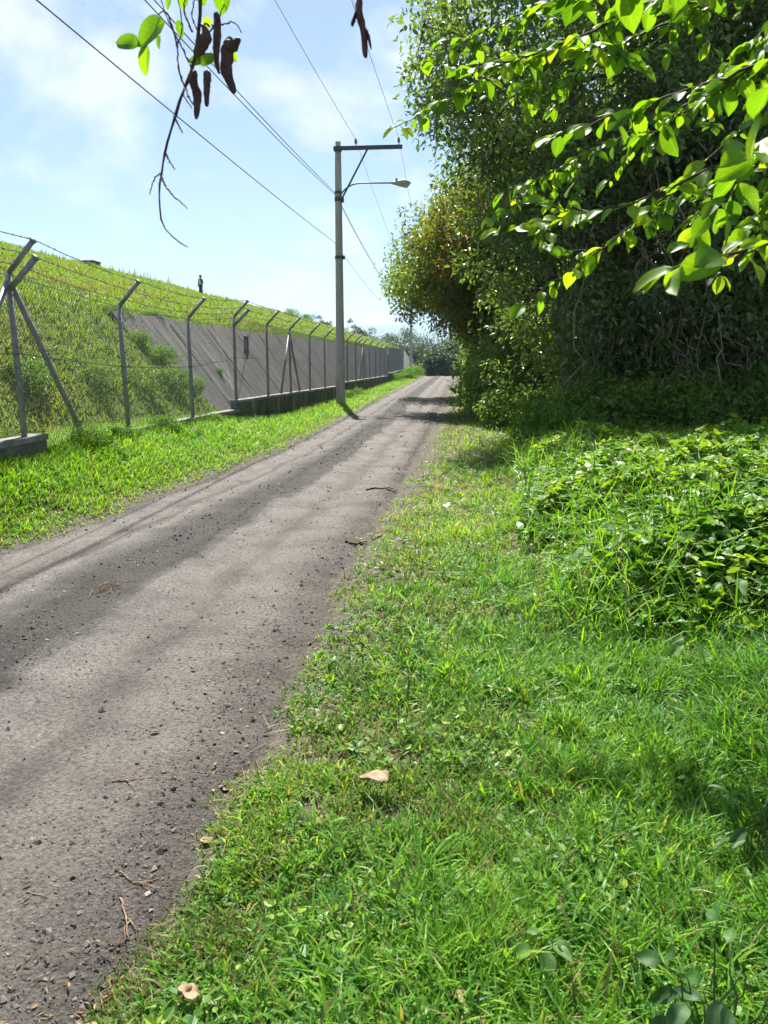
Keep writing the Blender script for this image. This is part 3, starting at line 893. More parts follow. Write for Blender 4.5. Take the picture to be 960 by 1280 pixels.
def line_wire(p0, p1, r):
    p0 = np.asarray(p0, float); p1 = np.asarray(p1, float)
    d = p1 - p0; ln = np.linalg.norm(d, axis=1)[:, None]; d = d / ln
    x = np.array([1.0, 0, 0]); a = np.cross(d, x); a /= np.linalg.norm(a, axis=1)[:, None] + 1e-9
    o1 = x[None] * r; o2 = -.5 * x[None] * r + .87 * r * a; o3 = -.5 * x[None] * r - .87 * r * a
    n = len(p0)
    VV = np.stack([p0 + o1, p0 + o2, p0 + o3, p1 + o1, p1 + o2, p1 + o3], 1).reshape(-1, 3)
    b = np.arange(n)[:, None] * 6
    qq = np.concatenate([b + np.array([0, 1, 4, 3]), b + np.array([1, 2, 5, 4]), b + np.array([2, 0, 3, 5])])
    return VV, qq


ystart = 5.2
cell_y = ystart + np.arange(ncell) * S
H_ = EL - .06
wt = np.array([wall_top(v) for v in cell_y]) + .03
nseg = 4
for sg in (1, -1):
    for s_ in range(nseg):
        f0, f1 = s_ / nseg, (s_ + 1) / nseg
        z0 = wt + H_ * f0; z1 = wt + H_ * f1
        y0 = cell_y + sg * H_ * .82 * f0; y1 = cell_y + sg * H_ * .82 * f1
        if sg < 0: y0 = y0 + 0; y1 = y1 + 0
        xo = XF + .043 + sg * .0016
        ok = (y1 > ystart) & (y0 > ystart) & (y0 < PY[-1]) & (y1 < PY[-1])
        jit = .012 * (vnoise(y0 * 1.1, z0 * 2, 3) - .5), .012 * (vnoise(y1 * 1.1, z1 * 2, 3) - .5)
        p0 = np.stack([xo + jit[0], y0, z0], -1)[ok]; p1 = np.stack([xo + jit[1], y1, z1], -1)[ok]
        rr = R_ * (1 + .25 * ((sg + 1) / 2))
        VV, qq = line_wire(p0, p1, rr); mb.add(VV - fo, qq)
mb.build('chain_mesh', M['wire'], fence)
# tension wires and barbed wire
rngw = np.random.default_rng(5)


def strand(xo, zo, name, barbs, r=.0055):
    mb = MB(); pts = []
    yy = [1.5] + PY
    for a, b in zip(yy[:-1], yy[1:]):
        za, zb = wall_top(max(a, 8.0)) + zo, wall_top(b) + zo; sg = rngw.uniform(.015, .05) * (1 if barbs else .2)
        for t_ in np.linspace(0, 1, 5)[:-1]:
            pts.append([XF + xo, a + (b - a) * t_, za + (zb - za) * t_ - sg * 4 * t_ * (1 - t_)])
    pts = np.array(pts) - fo
    mb.tube(pts, r, 5)
    if barbs:
        yb = np.arange(1.6, 30, .14); zb_ = np.interp(yb - fo[1], pts[:, 1], pts[:, 2])
        for y_, z_ in zip(yb, zb_):
            c = np.array([XF + xo - fo[0], y_ - fo[1], z_])
            for _ in range(2):
                d = rngw.normal(0, 1, 3); d /= np.linalg.norm(d); mb.tube([c - d * .016, c + d * .016], .0034, 3, False)
    mb.build(name, M['dark_steel'], fence)


strand(.10, EL + .07, 'barbed_wire', True); strand(.21, EL + .19, 'barbed_wire', True); strand(.33, EL + .33, 'barbed_wire', True)
strand(.043, EL - .05, 'tension_wire', False); strand(.043, .95, 'tension_wire', False)

# ------------------------------------------------------------------ concrete revetment
t = thing('concrete_revetment', 'grey streaked concrete slope facing on the lower part of the embankment', 'slope facing', (-6.3, 19, .3), kind='thing')
o = np.array(t.location); mb = MB()
ys_ = np.arange(17.2, 122, .4); ss = np.linspace(0, 1, 9)
top = []; bot = []
for yy in ys_:
    e = .22 * (fbm(np.array(yy * .35), np.array(3.0), 151) - .5)
    for s_ in ss:
        s2 = s_ * (1 + e * .5)
        x = -6.14 - 1.78 * s2; z = .22 + 2.41 * s2
        top.append([x + .05, yy, z + .03])
n = len(ss); V = np.array(top); i = np.arange(len(ys_) - 1)[:, None] * n + np.arange(n - 1)[None]
q = np.stack([i, i + n, i + n + 1, i + 1], -1).reshape(-1, 4)
Vb = V - np.array([.12, 0, .09]) ; m_ = len(V)
E_ = [[k, k + 1, k + 1 + m_, k + m_] for k in range(n - 1)]
a_ = np.arange(len(ys_) - 1) * n
E2 = np.stack([a_, a_ + n, a_ + n + m_, a_ + m_], -1)
E3 = np.stack([a_ + n - 1, a_ + 2 * n - 1, a_ + 2 * n - 1 + m_, a_ + n - 1 + m_], -1)
mb.add(np.vstack([V, Vb]) - o, np.vstack([q, E_, E2, E3])); mb.build('slab', M['slab'], t)
for yj in np.arange(20.4, 110, 3.1):
    P_ = [[-6.14 - 1.78 * f + .052, yj, .22 + 2.41 * f + .032] for f in np.linspace(.02, .95, 9)]
    mb = MB(); mb.tube(np.array(P_) + np.random.default_rng(int(yj)).normal(0, .004, (9, 3)) - o, .014, 4); mb.build('joint', M['dark_concrete'], t)

# dark framed drain panel on the slab
c = at(318, 433, X=-7.0); bx = thing('drain_panel', 'small dark upright panel with pale centre on the concrete slope', 'panel', tuple(c))
mb = MB(); sl_ = np.array([-1.72, 0, 2.36]); sl_ /= np.linalg.norm(sl_); nn = np.array([sl_[2], 0, -sl_[0]]); yv = np.array([0, 1.0, 0])


def slope_box(mb, cc, wy, hs, th):
    V = []
    for a in (-1, 1):
        for b, d in ((-1, -1), (1, -1), (1, 1), (-1, 1)): V.append(np.array(cc) + nn * a * th / 2 + yv * b * wy / 2 + sl_ * d * hs / 2)
    mb.add(V, [[0, 3, 2, 1], [4, 5, 6, 7], [0, 1, 5, 4], [1, 2, 6, 5], [2, 3, 7, 6], [3, 0, 4, 7]])


def snap(c):  # onto slab face
    f = (c[2] - .29) / 2.41
    return np.array([-6.04 - 1.78 * f, c[1], c[2]])


cc = snap(c); bx.location = cc
mb = MB(); mb.box((.06, 0, .02), (.12, .17, .64)); mb.build('panel_frame', M['rust_panel'], bx)
mb = MB(); mb.box((.06, -.088, .05), (.06, .012, .30)); mb.build('panel_plate', M['pale_panel'], bx)

# concrete block at the crest
c = at(113, 333, X=-24.6); mb = MB(); mb.box((0, 0, -.1), (.9, 1.1, .55)); mb.box((0, 0, .205), (1.0, 1.2, .06))
b = mb.build('concrete_block', M['dark_concrete']); b.location = (c[0], c[1], float(emb_z(c[0], c[1])) + .05)
tag(b, 'low dark concrete block on the grassy crest of the embankment', 'block')

# ------------------------------------------------------------------ poles and cables
def insulator(parent, loc):
    mb = MB()
    for z, r in ((.0, .012), (.07, .012)): pass
    mb.tube([(0, 0, 0), (0, 0, .08)], .012, 8)
    mb.tube([(0, 0, .07), (0, 0, .10), (0, 0, .12), (0, 0, .15), (0, 0, .17), (0, 0, .21), (0, 0, .22)], [.03, .055, .035, .055, .035, .042, .02], 10)
    i = mb.build('insulator', M['porcelain'], parent, True); i.location = loc
    return i


POLE = np.array([-4.17, 27.04, -.02])


def utility_pole(label, loc, lamp=True, arm=True):
    t = thing('utility_pole', label, 'utility pole', tuple(loc), 'utility poles along the road')
    zs = np.linspace(-.3, 8.75, 12)
    mb = MB(); mb.tube([(0, 0, z) for z in zs], np.linspace(.165, .105, 12), 14); mb.build('pole', M['pole'], t, True)
    if arm:
        mb = MB(); mb.box((1.02, -.13, 8.52), (2.3, .09, .12)); ca = mb.build('crossarm', M['dark_steel'], t)
        insulator(ca, (.62, -.13, 8.58)); insulator(ca, (2.05, -.13, 8.58))
        mb = MB(); mb.tube([(.14, -.13, 6.95), (1.0, -.13, 8.46)], .032, 6); mb.build('brace', M['dark_steel'], t, True)
        mb = MB(); mb.tube([(0, -.01, 8.44), (0, -.01, 8.60)], .125, 14); mb.build('clamp', M['dark_steel'], t, True)
    mb = MB(); mb.tube([(0, 0, 6.88), (0, 0, 7.02)], .135, 14); mb.tube([(0, 0, 7.12), (0, 0, 7.2)], .135, 14); mb.box((.15, -.05, 6.92), (.08, .1, .16)); mb.build('clamp', M['dark_steel'], t, True)
    mb = MB(); mb.tube([(0, 0, 5.02), (0, 0, 5.12)], .15, 14); mb.box((.17, -.04, 5.06), (.07, .08, .12)); mb.build('clamp', M['dark_steel'], t, True)
    if lamp:
        la = MB(); la.tube([(.11, -.1, 7.1), (.25, -.12, 7.25), (.5, -.14, 7.38), (.75, -.15, 7.42), (1.85, -.15, 7.40)], .026, 8); lo = la.build('lamp_arm', M['steel'], t, True)
        h = MB(); px_ = np.linspace(0, 1, 9)
        rad = np.array([.035, .05, .075, .1, .118, .125, .115, .085, .02])
        h.tube([(1.80 + .66 * s_, -.15, 7.40 - .02 * s_) for s_ in px_], rad, 12)
        hh = h.build('lamp_head', M['lamp'], lo, True)
        g = MB(); g.tube([(2.15 + .26 * s_, -.15, 7.325 + .0 * s_) for s_ in np.linspace(0, 1, 6)], [.02, .075, .09, .09, .07, .02], 10); g.build('lamp_lens', M['lens'], lo, True)
        g = MB(); g.tube([(1.98, -.15, 7.47), (1.98, -.15, 7.54)], .035, 8); g.build('photocell', M['dark_steel'], lo, True)
    return t


utility_pole('tall grey concrete utility pole with crossarm and street lamp beside the fence', POLE)
FAR1 = np.array([-4.9, 79.0, -.25])
utility_pole('distant concrete utility pole near where the road vanishes, with crossarm', FAR1, lamp=False)
FAR2 = np.array([-4.4, 104.0, -2.5])
t = utility_pole('smallest farthest bare pole in front of the distant trees', FAR2, lamp=False, arm=False); t.scale = (.8, .8, .75)
NEAR = np.array([-4.25, -26.0, 0])


def cable(label, offs, sag1, sag2, r=.008, rows=1, near_z=0):
    t = None
    mb = MB()
    for row in range(rows):
        o2 = np.array(offs) + np.array([0, 0, -.06 * row])
        P0, P1, P2 = NEAR + o2 + np.array([0, 0, near_z]), POLE + o2, FAR1 + o2
        pts = []
        for a, b, s_, n in ((P0, P1, sag1 * (1 + .12 * row), 40), (P1, P2, sag2, 26)):
            for k in np.linspace(0, 1, n)[:-1]: pts.append(a + (b - a) * k - np.array([0, 0, 4 * s_ * k * (1 - k)]))
        pts.append(P2)
        mb.tube(pts, r, 5)
    return tag(mb.build('power_cable', M['cable'], None, True), label, 'cable', 'overhead cables')


cable('lowest overhead cable running from the upper left to the pole, below the twin cable', (-.14, -.02, 5.55), .35, .7, .009)
cable('thick twin overhead cable reaching the pole at its lamp bracket', (-.1, -.02, 7.15), .75, .9, .009, 2)
cable('thin overhead wire over the insulator nearest the pole top', (.62, -.13, 8.79), .8, .9, .006)
cable('thin overhead wire passing beside the brown hanging pod to the outer insulator', (2.05, -.13, 8.79), .8, .9, .006)

# ------------------------------------------------------------------ trees and shrubs
def foliage(mb, rng, centers, crad, per, llen, lw=.5, tmpl=LT, droop=.25, alt=None, flat=.7):
    n = len(centers) * per
    ci = np.repeat(np.arange(len(centers)), per)
    off = rand_dir(n, rng) * (rng.uniform(0, 1, n) ** .45)[:, None]; off[:, 2] *= flat
    rr = crad[ci] if np.ndim(crad) else crad
    P = centers[ci] + off * (rr[:, None] if np.ndim(rr) else rr)
    d = off * .8 + rand_dir(n, rng) * .8; d[:, 2] -= droop
    nr = np.array([0, 0, 1.0]) + rand_dir(n, rng) * .75 + off * .4
    ln = rng.uniform(.65, 1.25, n) * llen
    V, q = leaves(P, d, nr, ln, ln * rng.uniform(.8, 1.2, n) * lw, tmpl)
    cl = rng.uniform(0, 1, len(centers))[ci]
    r = np.clip(.15 + .5 * rng.uniform(0, 1, n) + .35 * cl, 0, 1); k = len(tmpl)
    al = 0 if alt is None else np.repeat(np.clip(alt[ci] * rng.uniform(.3, 1.3, n), 0, 1), k)
    mb.add(V, q, rnd=np.repeat(r, k), alt=al)


def crown_centers(rng, c, r, n, inner=.5, seed=0, lumps=.28):
    d = rand_dir(n, rng)
    lump = 1 + lumps * 2 * (fbm(d[:, 0] * 2.2 + 9, d[:, 1] * 2.2 + d[:, 2] * 1.7 + 9, 200 + seed) - .5)
    f = rng.uniform(inner ** 3, 1, n) ** (1 / 3)
    return np.array(c) + d * np.array(r) * (f * lump)[:, None]


def tree(name, label, base, trunks, crowns, mat, llen=.10, per=130, seed=1, group='trees along the road', tr=.16, tmpl=LT, lw=.5, extra_twigs=0, altf=None, crad=.62, curtain=0):
    """crowns: list of (centre, radii, n clumps); trunks: list of polylines (world)"""
    rng = np.random.default_rng(seed)
    base = np.array([base[0], base[1], float(ground_z(base[0], base[1]))])
    t = thing(name, label, 'tree', tuple(base), group)
    cs = []; alts = []
    for k, (c, r, n) in enumerate(crowns):
        cc = crown_centers(rng, c, r, n, .42, seed + k); cs.append(cc)
    C = np.vstack(cs)
    C = C[C[:, 2] > ground_z(C[:, 0], C[:, 1]) + .5]
    alt = altf(C, rng) if altf else None
    tb = MB(); nodes = []; first = None
    for tp in trunks:
        tp = np.array(tp, float); pts = [tp[0] - np.array([0, 0, .3])]
        for a, b in zip(tp[:-1], tp[1:]): pts += list(jitter_path(a, b, 5, .02, rng)[1:])
        pts = np.array(pts); rad = np.linspace(tr, tr * .4, len(pts)); rad[0] = tr * 1.5
        v0 = tb.n; tb.tube(pts, rad, 9); nodes += [(p, r_, v0 + (k + 3) * 9) for k, (p, r_) in enumerate(zip(pts[3:], rad[3:]))]
        if first is None: first = v0
        else: tb.t.append(np.array([[first, v0, v0 + 1]])); tb.tm.append(np.zeros(1, int))
    lb = tb
    NP = np.array([nd[0] for nd in nodes])
    # primary limbs to a subset of clumps, then twigs from limbs to clumps
    prim = C[rng.choice(len(C), max(6, len(C) // 14), replace=False)]
    limb = []
    for p in prim:
        k = np.argmin(np.linalg.norm(NP - p, axis=1) + 1.5 * np.maximum(NP[:, 2] - p[2] + .8, 0))
        P = jitter_path(NP[k], p, 6, .05, rng, sag=.10 * np.linalg.norm(p - NP[k]))
        v0 = lb.n; lb.tube(P, np.linspace(min(nodes[k][1] * .6, .09), .018, 6), 6, False); limb += [(P[m_], v0 + m_ * 6) for m_ in range(1, 6)]
        lb.t.append(np.array([[nodes[k][2], v0, v0 + 1]])); lb.tm.append(np.zeros(1, int))
    LP = np.array([q_[0] for q_ in limb])
    for p in C:
        k = np.argmin(np.linalg.norm(LP - p, axis=1))
        P = jitter_path(LP[k], p, 4, .07, rng); v0 = lb.n; lb.tube(P, np.linspace(.022, .008, 4), 4, False)
        lb.t.append(np.array([[limb[k][1], v0, v0 + 1]])); lb.tm.append(np.zeros(1, int))
    lb.build('trunk', M['bark'], t, True).location = -base
    if extra_twigs:
        xb = MB()
        for _ in range(extra_twigs):
            a = C[rng.integers(len(C))].copy()
            if a[0] < base[0] - .6: continue
            a[2] = min(a[2], 5.5); l = rng.uniform(1.0, 3.2)
            b = a + np.array([rng.normal(.3, .6), rng.normal(-.2, .5), -l]); b[2] = max(b[2], .3); b[0] = max(b[0], a[0] - .3, base[0] - .7)
            xb.tube(jitter_path(a, b, 7, .05, rng, sag=-.12 * l), rng.uniform(.006, .018), 4, False)
        for _ in range(curtain):
            x_ = float(np.clip(rng.normal(4.2, 1.4), 2.3, 8)); y_ = rng.uniform(14.9, 16.4); z_ = rng.uniform(2.0, 5.2); l = rng.uniform(.8, 3.6)
            a = np.array([x_, y_, z_]); b = a + np.array([rng.normal(0, .9), rng.normal(0, .3), -l]); b[2] = max(b[2], .3); b[0] = max(b[0], 1.9)
            xb.tube(jitter_path(a, b, 9, .045, rng, sag=-.10 * l), rng.uniform(.004, .012) * rng.choice([.7, 1, 1.5]), 4, False)
        xb.build('vines', M['liana'], t, True).location = -base
    fb = MB(); foliage(fb, rng, C, np.full(len(C), crad) * rng.uniform(.7, 1.35, len(C)), per, llen, lw, tmpl, alt=alt)
    fb.build('crown', mat, t).location = -base
    return t


def brown_low(cx, cy, cz, r, amt):
    def f(C, rng):
        d = np.linalg.norm((C - np.array([cx, cy, cz])) / np.array(r), axis=1)
        return np.clip(1.25 - d, 0, 1) * amt * (rng.uniform(0, 1, len(C)) < .75)
    return f


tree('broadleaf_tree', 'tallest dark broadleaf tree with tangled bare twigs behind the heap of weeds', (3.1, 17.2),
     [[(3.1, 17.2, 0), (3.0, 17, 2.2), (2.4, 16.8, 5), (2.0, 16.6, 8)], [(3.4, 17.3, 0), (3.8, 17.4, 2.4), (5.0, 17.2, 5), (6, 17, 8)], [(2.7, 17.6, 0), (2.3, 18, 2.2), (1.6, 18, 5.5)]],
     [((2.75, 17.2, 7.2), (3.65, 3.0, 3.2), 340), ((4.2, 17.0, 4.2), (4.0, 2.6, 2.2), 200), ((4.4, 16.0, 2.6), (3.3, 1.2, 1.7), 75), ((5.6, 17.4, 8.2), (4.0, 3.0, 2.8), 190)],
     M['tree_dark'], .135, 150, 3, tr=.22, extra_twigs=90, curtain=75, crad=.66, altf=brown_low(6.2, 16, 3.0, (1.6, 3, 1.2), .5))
tree('broadleaf_tree', 'roadside tree with rusty brown leaves leaning over the dirt road', (2.0, 25.5),
     [[(2.0, 25.5, 0), (1.8, 25.3, 2.3), (1.2, 25, 5), (.7, 25, 7.5)], [(2.3, 25.8, 0), (2.5, 26, 2.6), (3.3, 26, 6)], [(1.7, 24.9, 0), (1.4, 24.4, 2.0), (1.3, 23.6, 4.2)]],
     [((1.5, 24.8, 5.3), (2.9, 3.2, 2.2), 220), ((.75, 24.3, 3.9), (2.8, 2.6, 1.7), 200), ((3.5, 25, 7.4), (3.2, 3.0, 2.6), 110)],
     M['tree_mid'], .125, 200, 5, tr=.17, extra_twigs=40, altf=brown_low(.6, 23.2, 4.6, (2.7, 3.6, 2.4), .8))
tree('broadleaf_tree', 'dark green tree hanging low over the shaded part of the road', (2.9, 35),
     [[(2.9, 35, 0), (2.6, 34.8, 2.5), (1.6, 34.5, 5.5)], [(3.2, 35.3, 0), (3.6, 35.5, 3), (4.5, 35.5, 6)]],
     [((.7, 34.2, 5.4), (3.7, 4.0, 2.4), 230), ((2.6, 34, 3.0), (2.4, 3.5, 2.2), 130)],
     M['tree_mid'], .15, 140, 7, crad=.75)
tree('broadleaf_tree', 'mid green tree further down the road behind the low hanging one', (3.4, 47),
     [[(3.4, 47, 0), (3.1, 47, 2.5), (2.4, 46.6, 6)]], [((2.8, 46.5, 5.0), (3.2, 5, 3.6), 200), ((3.2, 46.5, 2.4), (2.1, 4.5, 2.1), 90)],
     M['tree_mid'], .19, 110, 9, crad=.8)
tree('broadleaf_tree', 'pale green sunlit tree at the far right bend of the road', (3.8, 61),
     [[(3.8, 61, 0), (3.6, 61, 2.5), (3, 60.6, 6)]], [((3.1, 60, 4.0), (3.0, 6, 4.0), 210)],
     M['tree_mid'], .24, 100, 11, crad=.9)
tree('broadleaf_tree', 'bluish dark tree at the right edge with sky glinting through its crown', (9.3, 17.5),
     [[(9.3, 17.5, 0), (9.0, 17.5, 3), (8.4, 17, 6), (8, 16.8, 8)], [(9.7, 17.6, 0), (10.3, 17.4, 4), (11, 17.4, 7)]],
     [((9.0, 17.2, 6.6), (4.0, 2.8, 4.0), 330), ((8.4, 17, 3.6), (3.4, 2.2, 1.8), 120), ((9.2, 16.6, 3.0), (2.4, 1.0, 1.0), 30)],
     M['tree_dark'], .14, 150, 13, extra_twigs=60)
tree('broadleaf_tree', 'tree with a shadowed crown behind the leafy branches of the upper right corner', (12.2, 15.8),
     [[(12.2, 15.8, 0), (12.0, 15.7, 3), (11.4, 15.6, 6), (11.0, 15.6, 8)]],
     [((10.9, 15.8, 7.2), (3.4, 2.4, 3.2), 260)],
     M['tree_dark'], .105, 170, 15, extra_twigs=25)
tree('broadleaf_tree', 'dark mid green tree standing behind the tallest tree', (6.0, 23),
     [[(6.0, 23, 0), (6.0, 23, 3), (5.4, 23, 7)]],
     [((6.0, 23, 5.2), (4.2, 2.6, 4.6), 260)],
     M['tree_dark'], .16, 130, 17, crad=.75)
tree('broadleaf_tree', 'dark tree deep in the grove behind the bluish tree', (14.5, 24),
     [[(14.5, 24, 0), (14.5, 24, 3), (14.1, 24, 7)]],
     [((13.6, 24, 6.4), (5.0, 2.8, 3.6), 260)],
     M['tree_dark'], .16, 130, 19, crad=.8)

# shrubs : four kinds, copied
def shrub_proto(seed, llen, r, n, per, mat, h):
    rng = np.random.default_rng(seed)
    t = thing('shrub', 'x', 'shrub')
    C = crown_centers(rng, (0, 0, h * .45), (r, r, h * .55), n, .3, seed); C[:, 2] = np.abs(C[:, 2] - .05) + .05
    sb = MB()
    for c in C[::2]: sb.tube(jitter_path((rng.normal(0, .1), rng.normal(0, .1), -.1), c, 4, .05, rng), np.linspace(.018, .005, 4), 4, False)
    sb.build('stems', M['twig'], t, True)
    fb = MB(); foliage(fb, rng, C, np.full(n, .34) * rng.uniform(.7, 1.4, n), per, llen, .5, LT, .35)
    fb.build('foliage', mat, t)
    return t


protos = [shrub_proto(31, .09, 1.0, 60, 110, M['tree_mid'], 1.5), shrub_proto(33, .12, .9, 50, 85, M['tree_mid'], 1.2),
          shrub_proto(35, .075, 1.1, 70, 120, M['tree_dark'], 1.8), shrub_proto(37, .08, 1.0, 60, 95, M['weed'], 1.1)]
SH = [  # x, y, proto, scale, label
    (1.9, 14.7, 3, 1.0, 'low mid green shrub at the heap of weeds, nearest the road'),
    (1.35, 18.3, 1, .9, 'rounded leafy shrub on the lawn corner beside the tree shadow'),
    (2.9, 14.9, 1, 1.15, 'leafy shrub right under the tangled bare twigs'),
    (4.1, 14.6, 3, 1.15, 'green shrub behind the middle of the heap of weeds'),
    (5.3, 14.8, 1, 1.2, 'dense shrub below the hanging lianas'),
    (6.5, 14.7, 3, 1.2, 'mid green shrub beneath the gap between the two dark trees'),
    (7.7, 15.6, 3, 1.1, 'bright lime green shrub lit through the gap at right'),
    (8.6, 14.8, 1, 1.2, 'leafy shrub at the right picture edge behind the weeds'),
    (10.6, 15.4, 0, 1.0, 'tall shrub beside the bluish tree trunk'),
    (2.6, 19.2, 2, 1.8, 'tall dark bush among the trunks of the tallest tree'),
    (4.4, 18.6, 0, 1.9, 'tall bush with mixed leaves right of the trunks of the tallest tree'),
    (6.0, 18.2, 2, 1.9, 'tall dark bush half way between the tallest tree and the bluish tree'),
    (7.0, 19.2, 1, 1.7, 'tall rounded bush beside the bluish tree'),
    (11.2, 30.5, 3, 2.2, 'bright bush far behind the bluish tree trunk, lit by the sun'),
    (9.6, 28.5, 3, 1.6, 'yellow green sunlit bush deep in the gap below the bluish tree'),
    (12.2, 17.5, 0, 1.6, 'tall bush beyond the right picture edge side of the bluish tree'),
    (2.0, 21.5, 1, 1.8, 'tall bush between the tallest tree and the brown-leaved tree'),
    (2.4, 30.0, 2, 2.0, 'tall dark bush behind the brown-leaved tree'),
    (2.6, 40.5, 2, 2.2, 'tall dark bush behind the low hanging tree'),
    (8.2, 21.0, 3, 1.8, 'large sunlit yellow green bush seen through the gap at right'),
    (1.25, 20.6, 0, .8, 'shrub with mixed leaves at the foot of the tree row, second from the lawn'),
    (1.6, 22.9, 2, 1.0, 'dark shrub in front of the leaning brown-leaved tree'),
    (1.1, 25.2, 1, .9, 'leafy shrub touching the trunk of the leaning brown-leaved tree'),
    (1.3, 28.2, 0, 1.1, 'shrub between the leaning tree and the low hanging tree'),
    (1.2, 31.5, 1, 1.0, 'shrub where the tree shadow crosses the right road edge'),
    (1.6, 35.0, 3, 1.0, 'sunlit yellow green shrub under the low hanging tree'),
    (1.5, 39.0, 0, 1.2, 'shrub just beyond the low hanging tree'),
    (1.6, 43.5, 1, 1.3, 'rounded shrub at the right road edge, half way to the bend'),
    (1.7, 49.0, 0, 1.4, 'shrub at the right road edge, third from the bend'),
    (1.8, 55.0, 3, 1.4, 'bright shrub at the right road edge, second from the bend'),
    (1.7, 66.0, 0, 1.8, 'last shrub at the right road edge before the road vanishes'),
]
used = set()
for x, y, k, s_, lab in SH:
    if k in used: sh = copy_tree(protos[k])
    else: sh = protos[k]; used.add(k)
    sh.location = (x, y, float(ground_z(x, y)) - .05); sh.scale = (s_, s_, s_); sh.rotation_euler = (0, 0, random.uniform(0, 6.28))
    tag(sh, lab, 'shrub', 'shrubs under the tree row')

wp = [shrub_proto(41, .075, 1.0, 46, 90, M['weed'], 1.0), shrub_proto(43, .11, .9, 36, 70, M['weed'], .9), shrub_proto(45, .07, 1.1, 50, 90, M['tree_mid'], 1.1), shrub_proto(47, .08, 1.0, 46, 80, M['weed'], .9)]
wused = set()

# shrubs at the fence and on the embankment
SF = [
    (-6.85, 17.3, 3, .45, 'bushy creeper covering the left end of the concrete slope', 1), (-6.4, 16.6, 0, .42, 'leafy weed bush behind the third fence post at the foot of the slope', 1),
    (-6.4, 17.8, 3, .42, 'round weed bush at the lower corner of the concrete slope', 1), (-8.1, 18.0, 2, .36, 'dark creeper draped over the top corner of the concrete slope', 1),
    (-8.15, 20.2, 2, .30, 'dark creeper along the top edge of the concrete slope', 1), (-7.3, 17.2, 3, .32, 'leafy creeper strip between the two bare patches of concrete', 1),
    (-6.5, 13.4, 2, .42, 'dark shaded bush behind the second fence post', 1), (-6.6, 11.2, 1, .45, 'weed bush between the first brace and the second post', 1),
    (-6.4, 9.2, 3, .45, 'pale leafy weed bush behind the first fence post', 1), (-6.6, 7.9, 1, .5, 'weed bush at the left picture edge behind the fence', 1), (-6.4, 15.2, 2, .5, 'dark bush between the second and third fence posts', 1),
    (-6.9, 21.6, 3, .2, 'single small green plant growing out of the concrete slope', 1), (-5.95, 23.6, 3, .4, 'yellow green weed at the foot of the concrete slope', 1),
    (-4.85, 9.6, 1, .30, 'dark leafy weed beside the end of the short wall', 0), (-4.85, 10.5, 0, .24, 'low leafy weed at the foot of the first brace', 0), (-4.8, 12.2, 1, .28, 'small leafy weed under the second fence post', 0),
    (-4.75, 14.4, 0, .24, 'small dark weed on the bank in front of the sloping kerb', 0), (-4.75, 15.6, 0, .2, 'smallest weed tuft in front of the sloping kerb', 0),
    (-4.6, 31.4, 0, .42, 'leafy weed at the wall just past the big utility pole', 0), (-4.6, 34.2, 1, .4, 'second leafy weed at the wall past the big utility pole', 0),
    (-4.5, 56.0, 0, .7, 'weed bush against the farthest stretch of wall', 0), (-4.3, 63.0, 1, .9, 'rounded bush at the end of the fence', 0), (-4.2, 70.0, 0, 1.1, 'green bush where road and fence vanish', 0),
    (-24.4, 112, 1, 1.2, 'tufted bush on the distant crest of the embankment', 1), (-24.3, 121, 0, .9, 'second tufted bush on the distant crest of the embankment', 1),
]
for x, y, k, s_, lab, e in SF:
    sh = copy_tree(wp[k]) if k in wused else wp[k]; wused.add(k); z = float(emb_z(x, y) if e else ground_z(x, y))
    sh.name = 'weed_bush'
    sh.location = (x, y, z - .04); sh.scale = (s_, s_ * 1.1, s_); sh.rotation_euler = (0, 0, random.uniform(0, 6.28))
    tag(sh, lab, 'bush', 'weed bushes along the fence')

# far trees
def far_tree(label, x, y, z, h, r, seed, mat='tree_far', n=60, trunkh=.4):
    rng = np.random.default_rng(seed)
    t = thing('distant_tree', label, 'tree', (x, y, z), 'trees beyond the end of the road')
    tb = MB(); tb.tube(jitter_path((0, 0, -.5), (0, 0, h * .8), 6, .01, rng), np.linspace(.25, .08, 6), 7)
    for _ in range(8):
        a = np.array([0, 0, h * rng.uniform(.3, .6)]); tb.tube(jitter_path(a, a + np.array([rng.normal(0, r * .4), rng.normal(0, r * .4), h * .25]), 4, .05, rng), np.linspace(.08, .03, 4), 5, False)
    tb.build('trunk', M['bark'], t, True)
    C = crown_centers(rng, (0, 0, h * (trunkh + 1) / 2), (r, r, h * (1 - trunkh) / 2), n, .35, seed)
    fb = MB(); foliage(fb, rng, C, np.full(n, r * .27) * rng.uniform(.7, 1.3, n), 130, .36, .65, ST, .2); fb.build('crown', M[mat], t)
    return t


FT = [('wide grey green tree rising over the far end of the fence', -8.5, 118, 8.6, 5.5, 0),
      ('dark pointed tree beyond the embankment, left of the hill', -36.5, 190, 16.0, 3.6, .2), ('dark narrow tree beyond the embankment beside the pointed one', -32.0, 185, 15.0, 2.8, .2),
      ('dark tree beyond the embankment just right of the utility pole', -24.5, 172, 13.2, 3.2, .2), ('dark low tree between the utility pole and the wide grey green tree', -19.5, 160, 11.5, 3.2, .2),
      ('distant tree directly behind the smallest pole', -4.0, 122, 8.5, 4.0, .1), ('distant dark tree behind the vanishing road', -.5, 112, 8.5, 4.2, .05), ('distant tree behind the sunlit bend', 3.4, 100, 9.5, 4.5, .05),
      ('distant tree left of the farthest pole', -10.5, 135, 9.5, 4.4, .1), ('low distant tree at the foot of the road dip', -2.2, 98, 5.2, 3.0, .05)]
for k, (lab, x, y, h, r, th) in enumerate(FT):
    far_tree(lab, x, y, float(ground_z(x, y)), h, r, 300 + k, trunkh=max(th, .05))

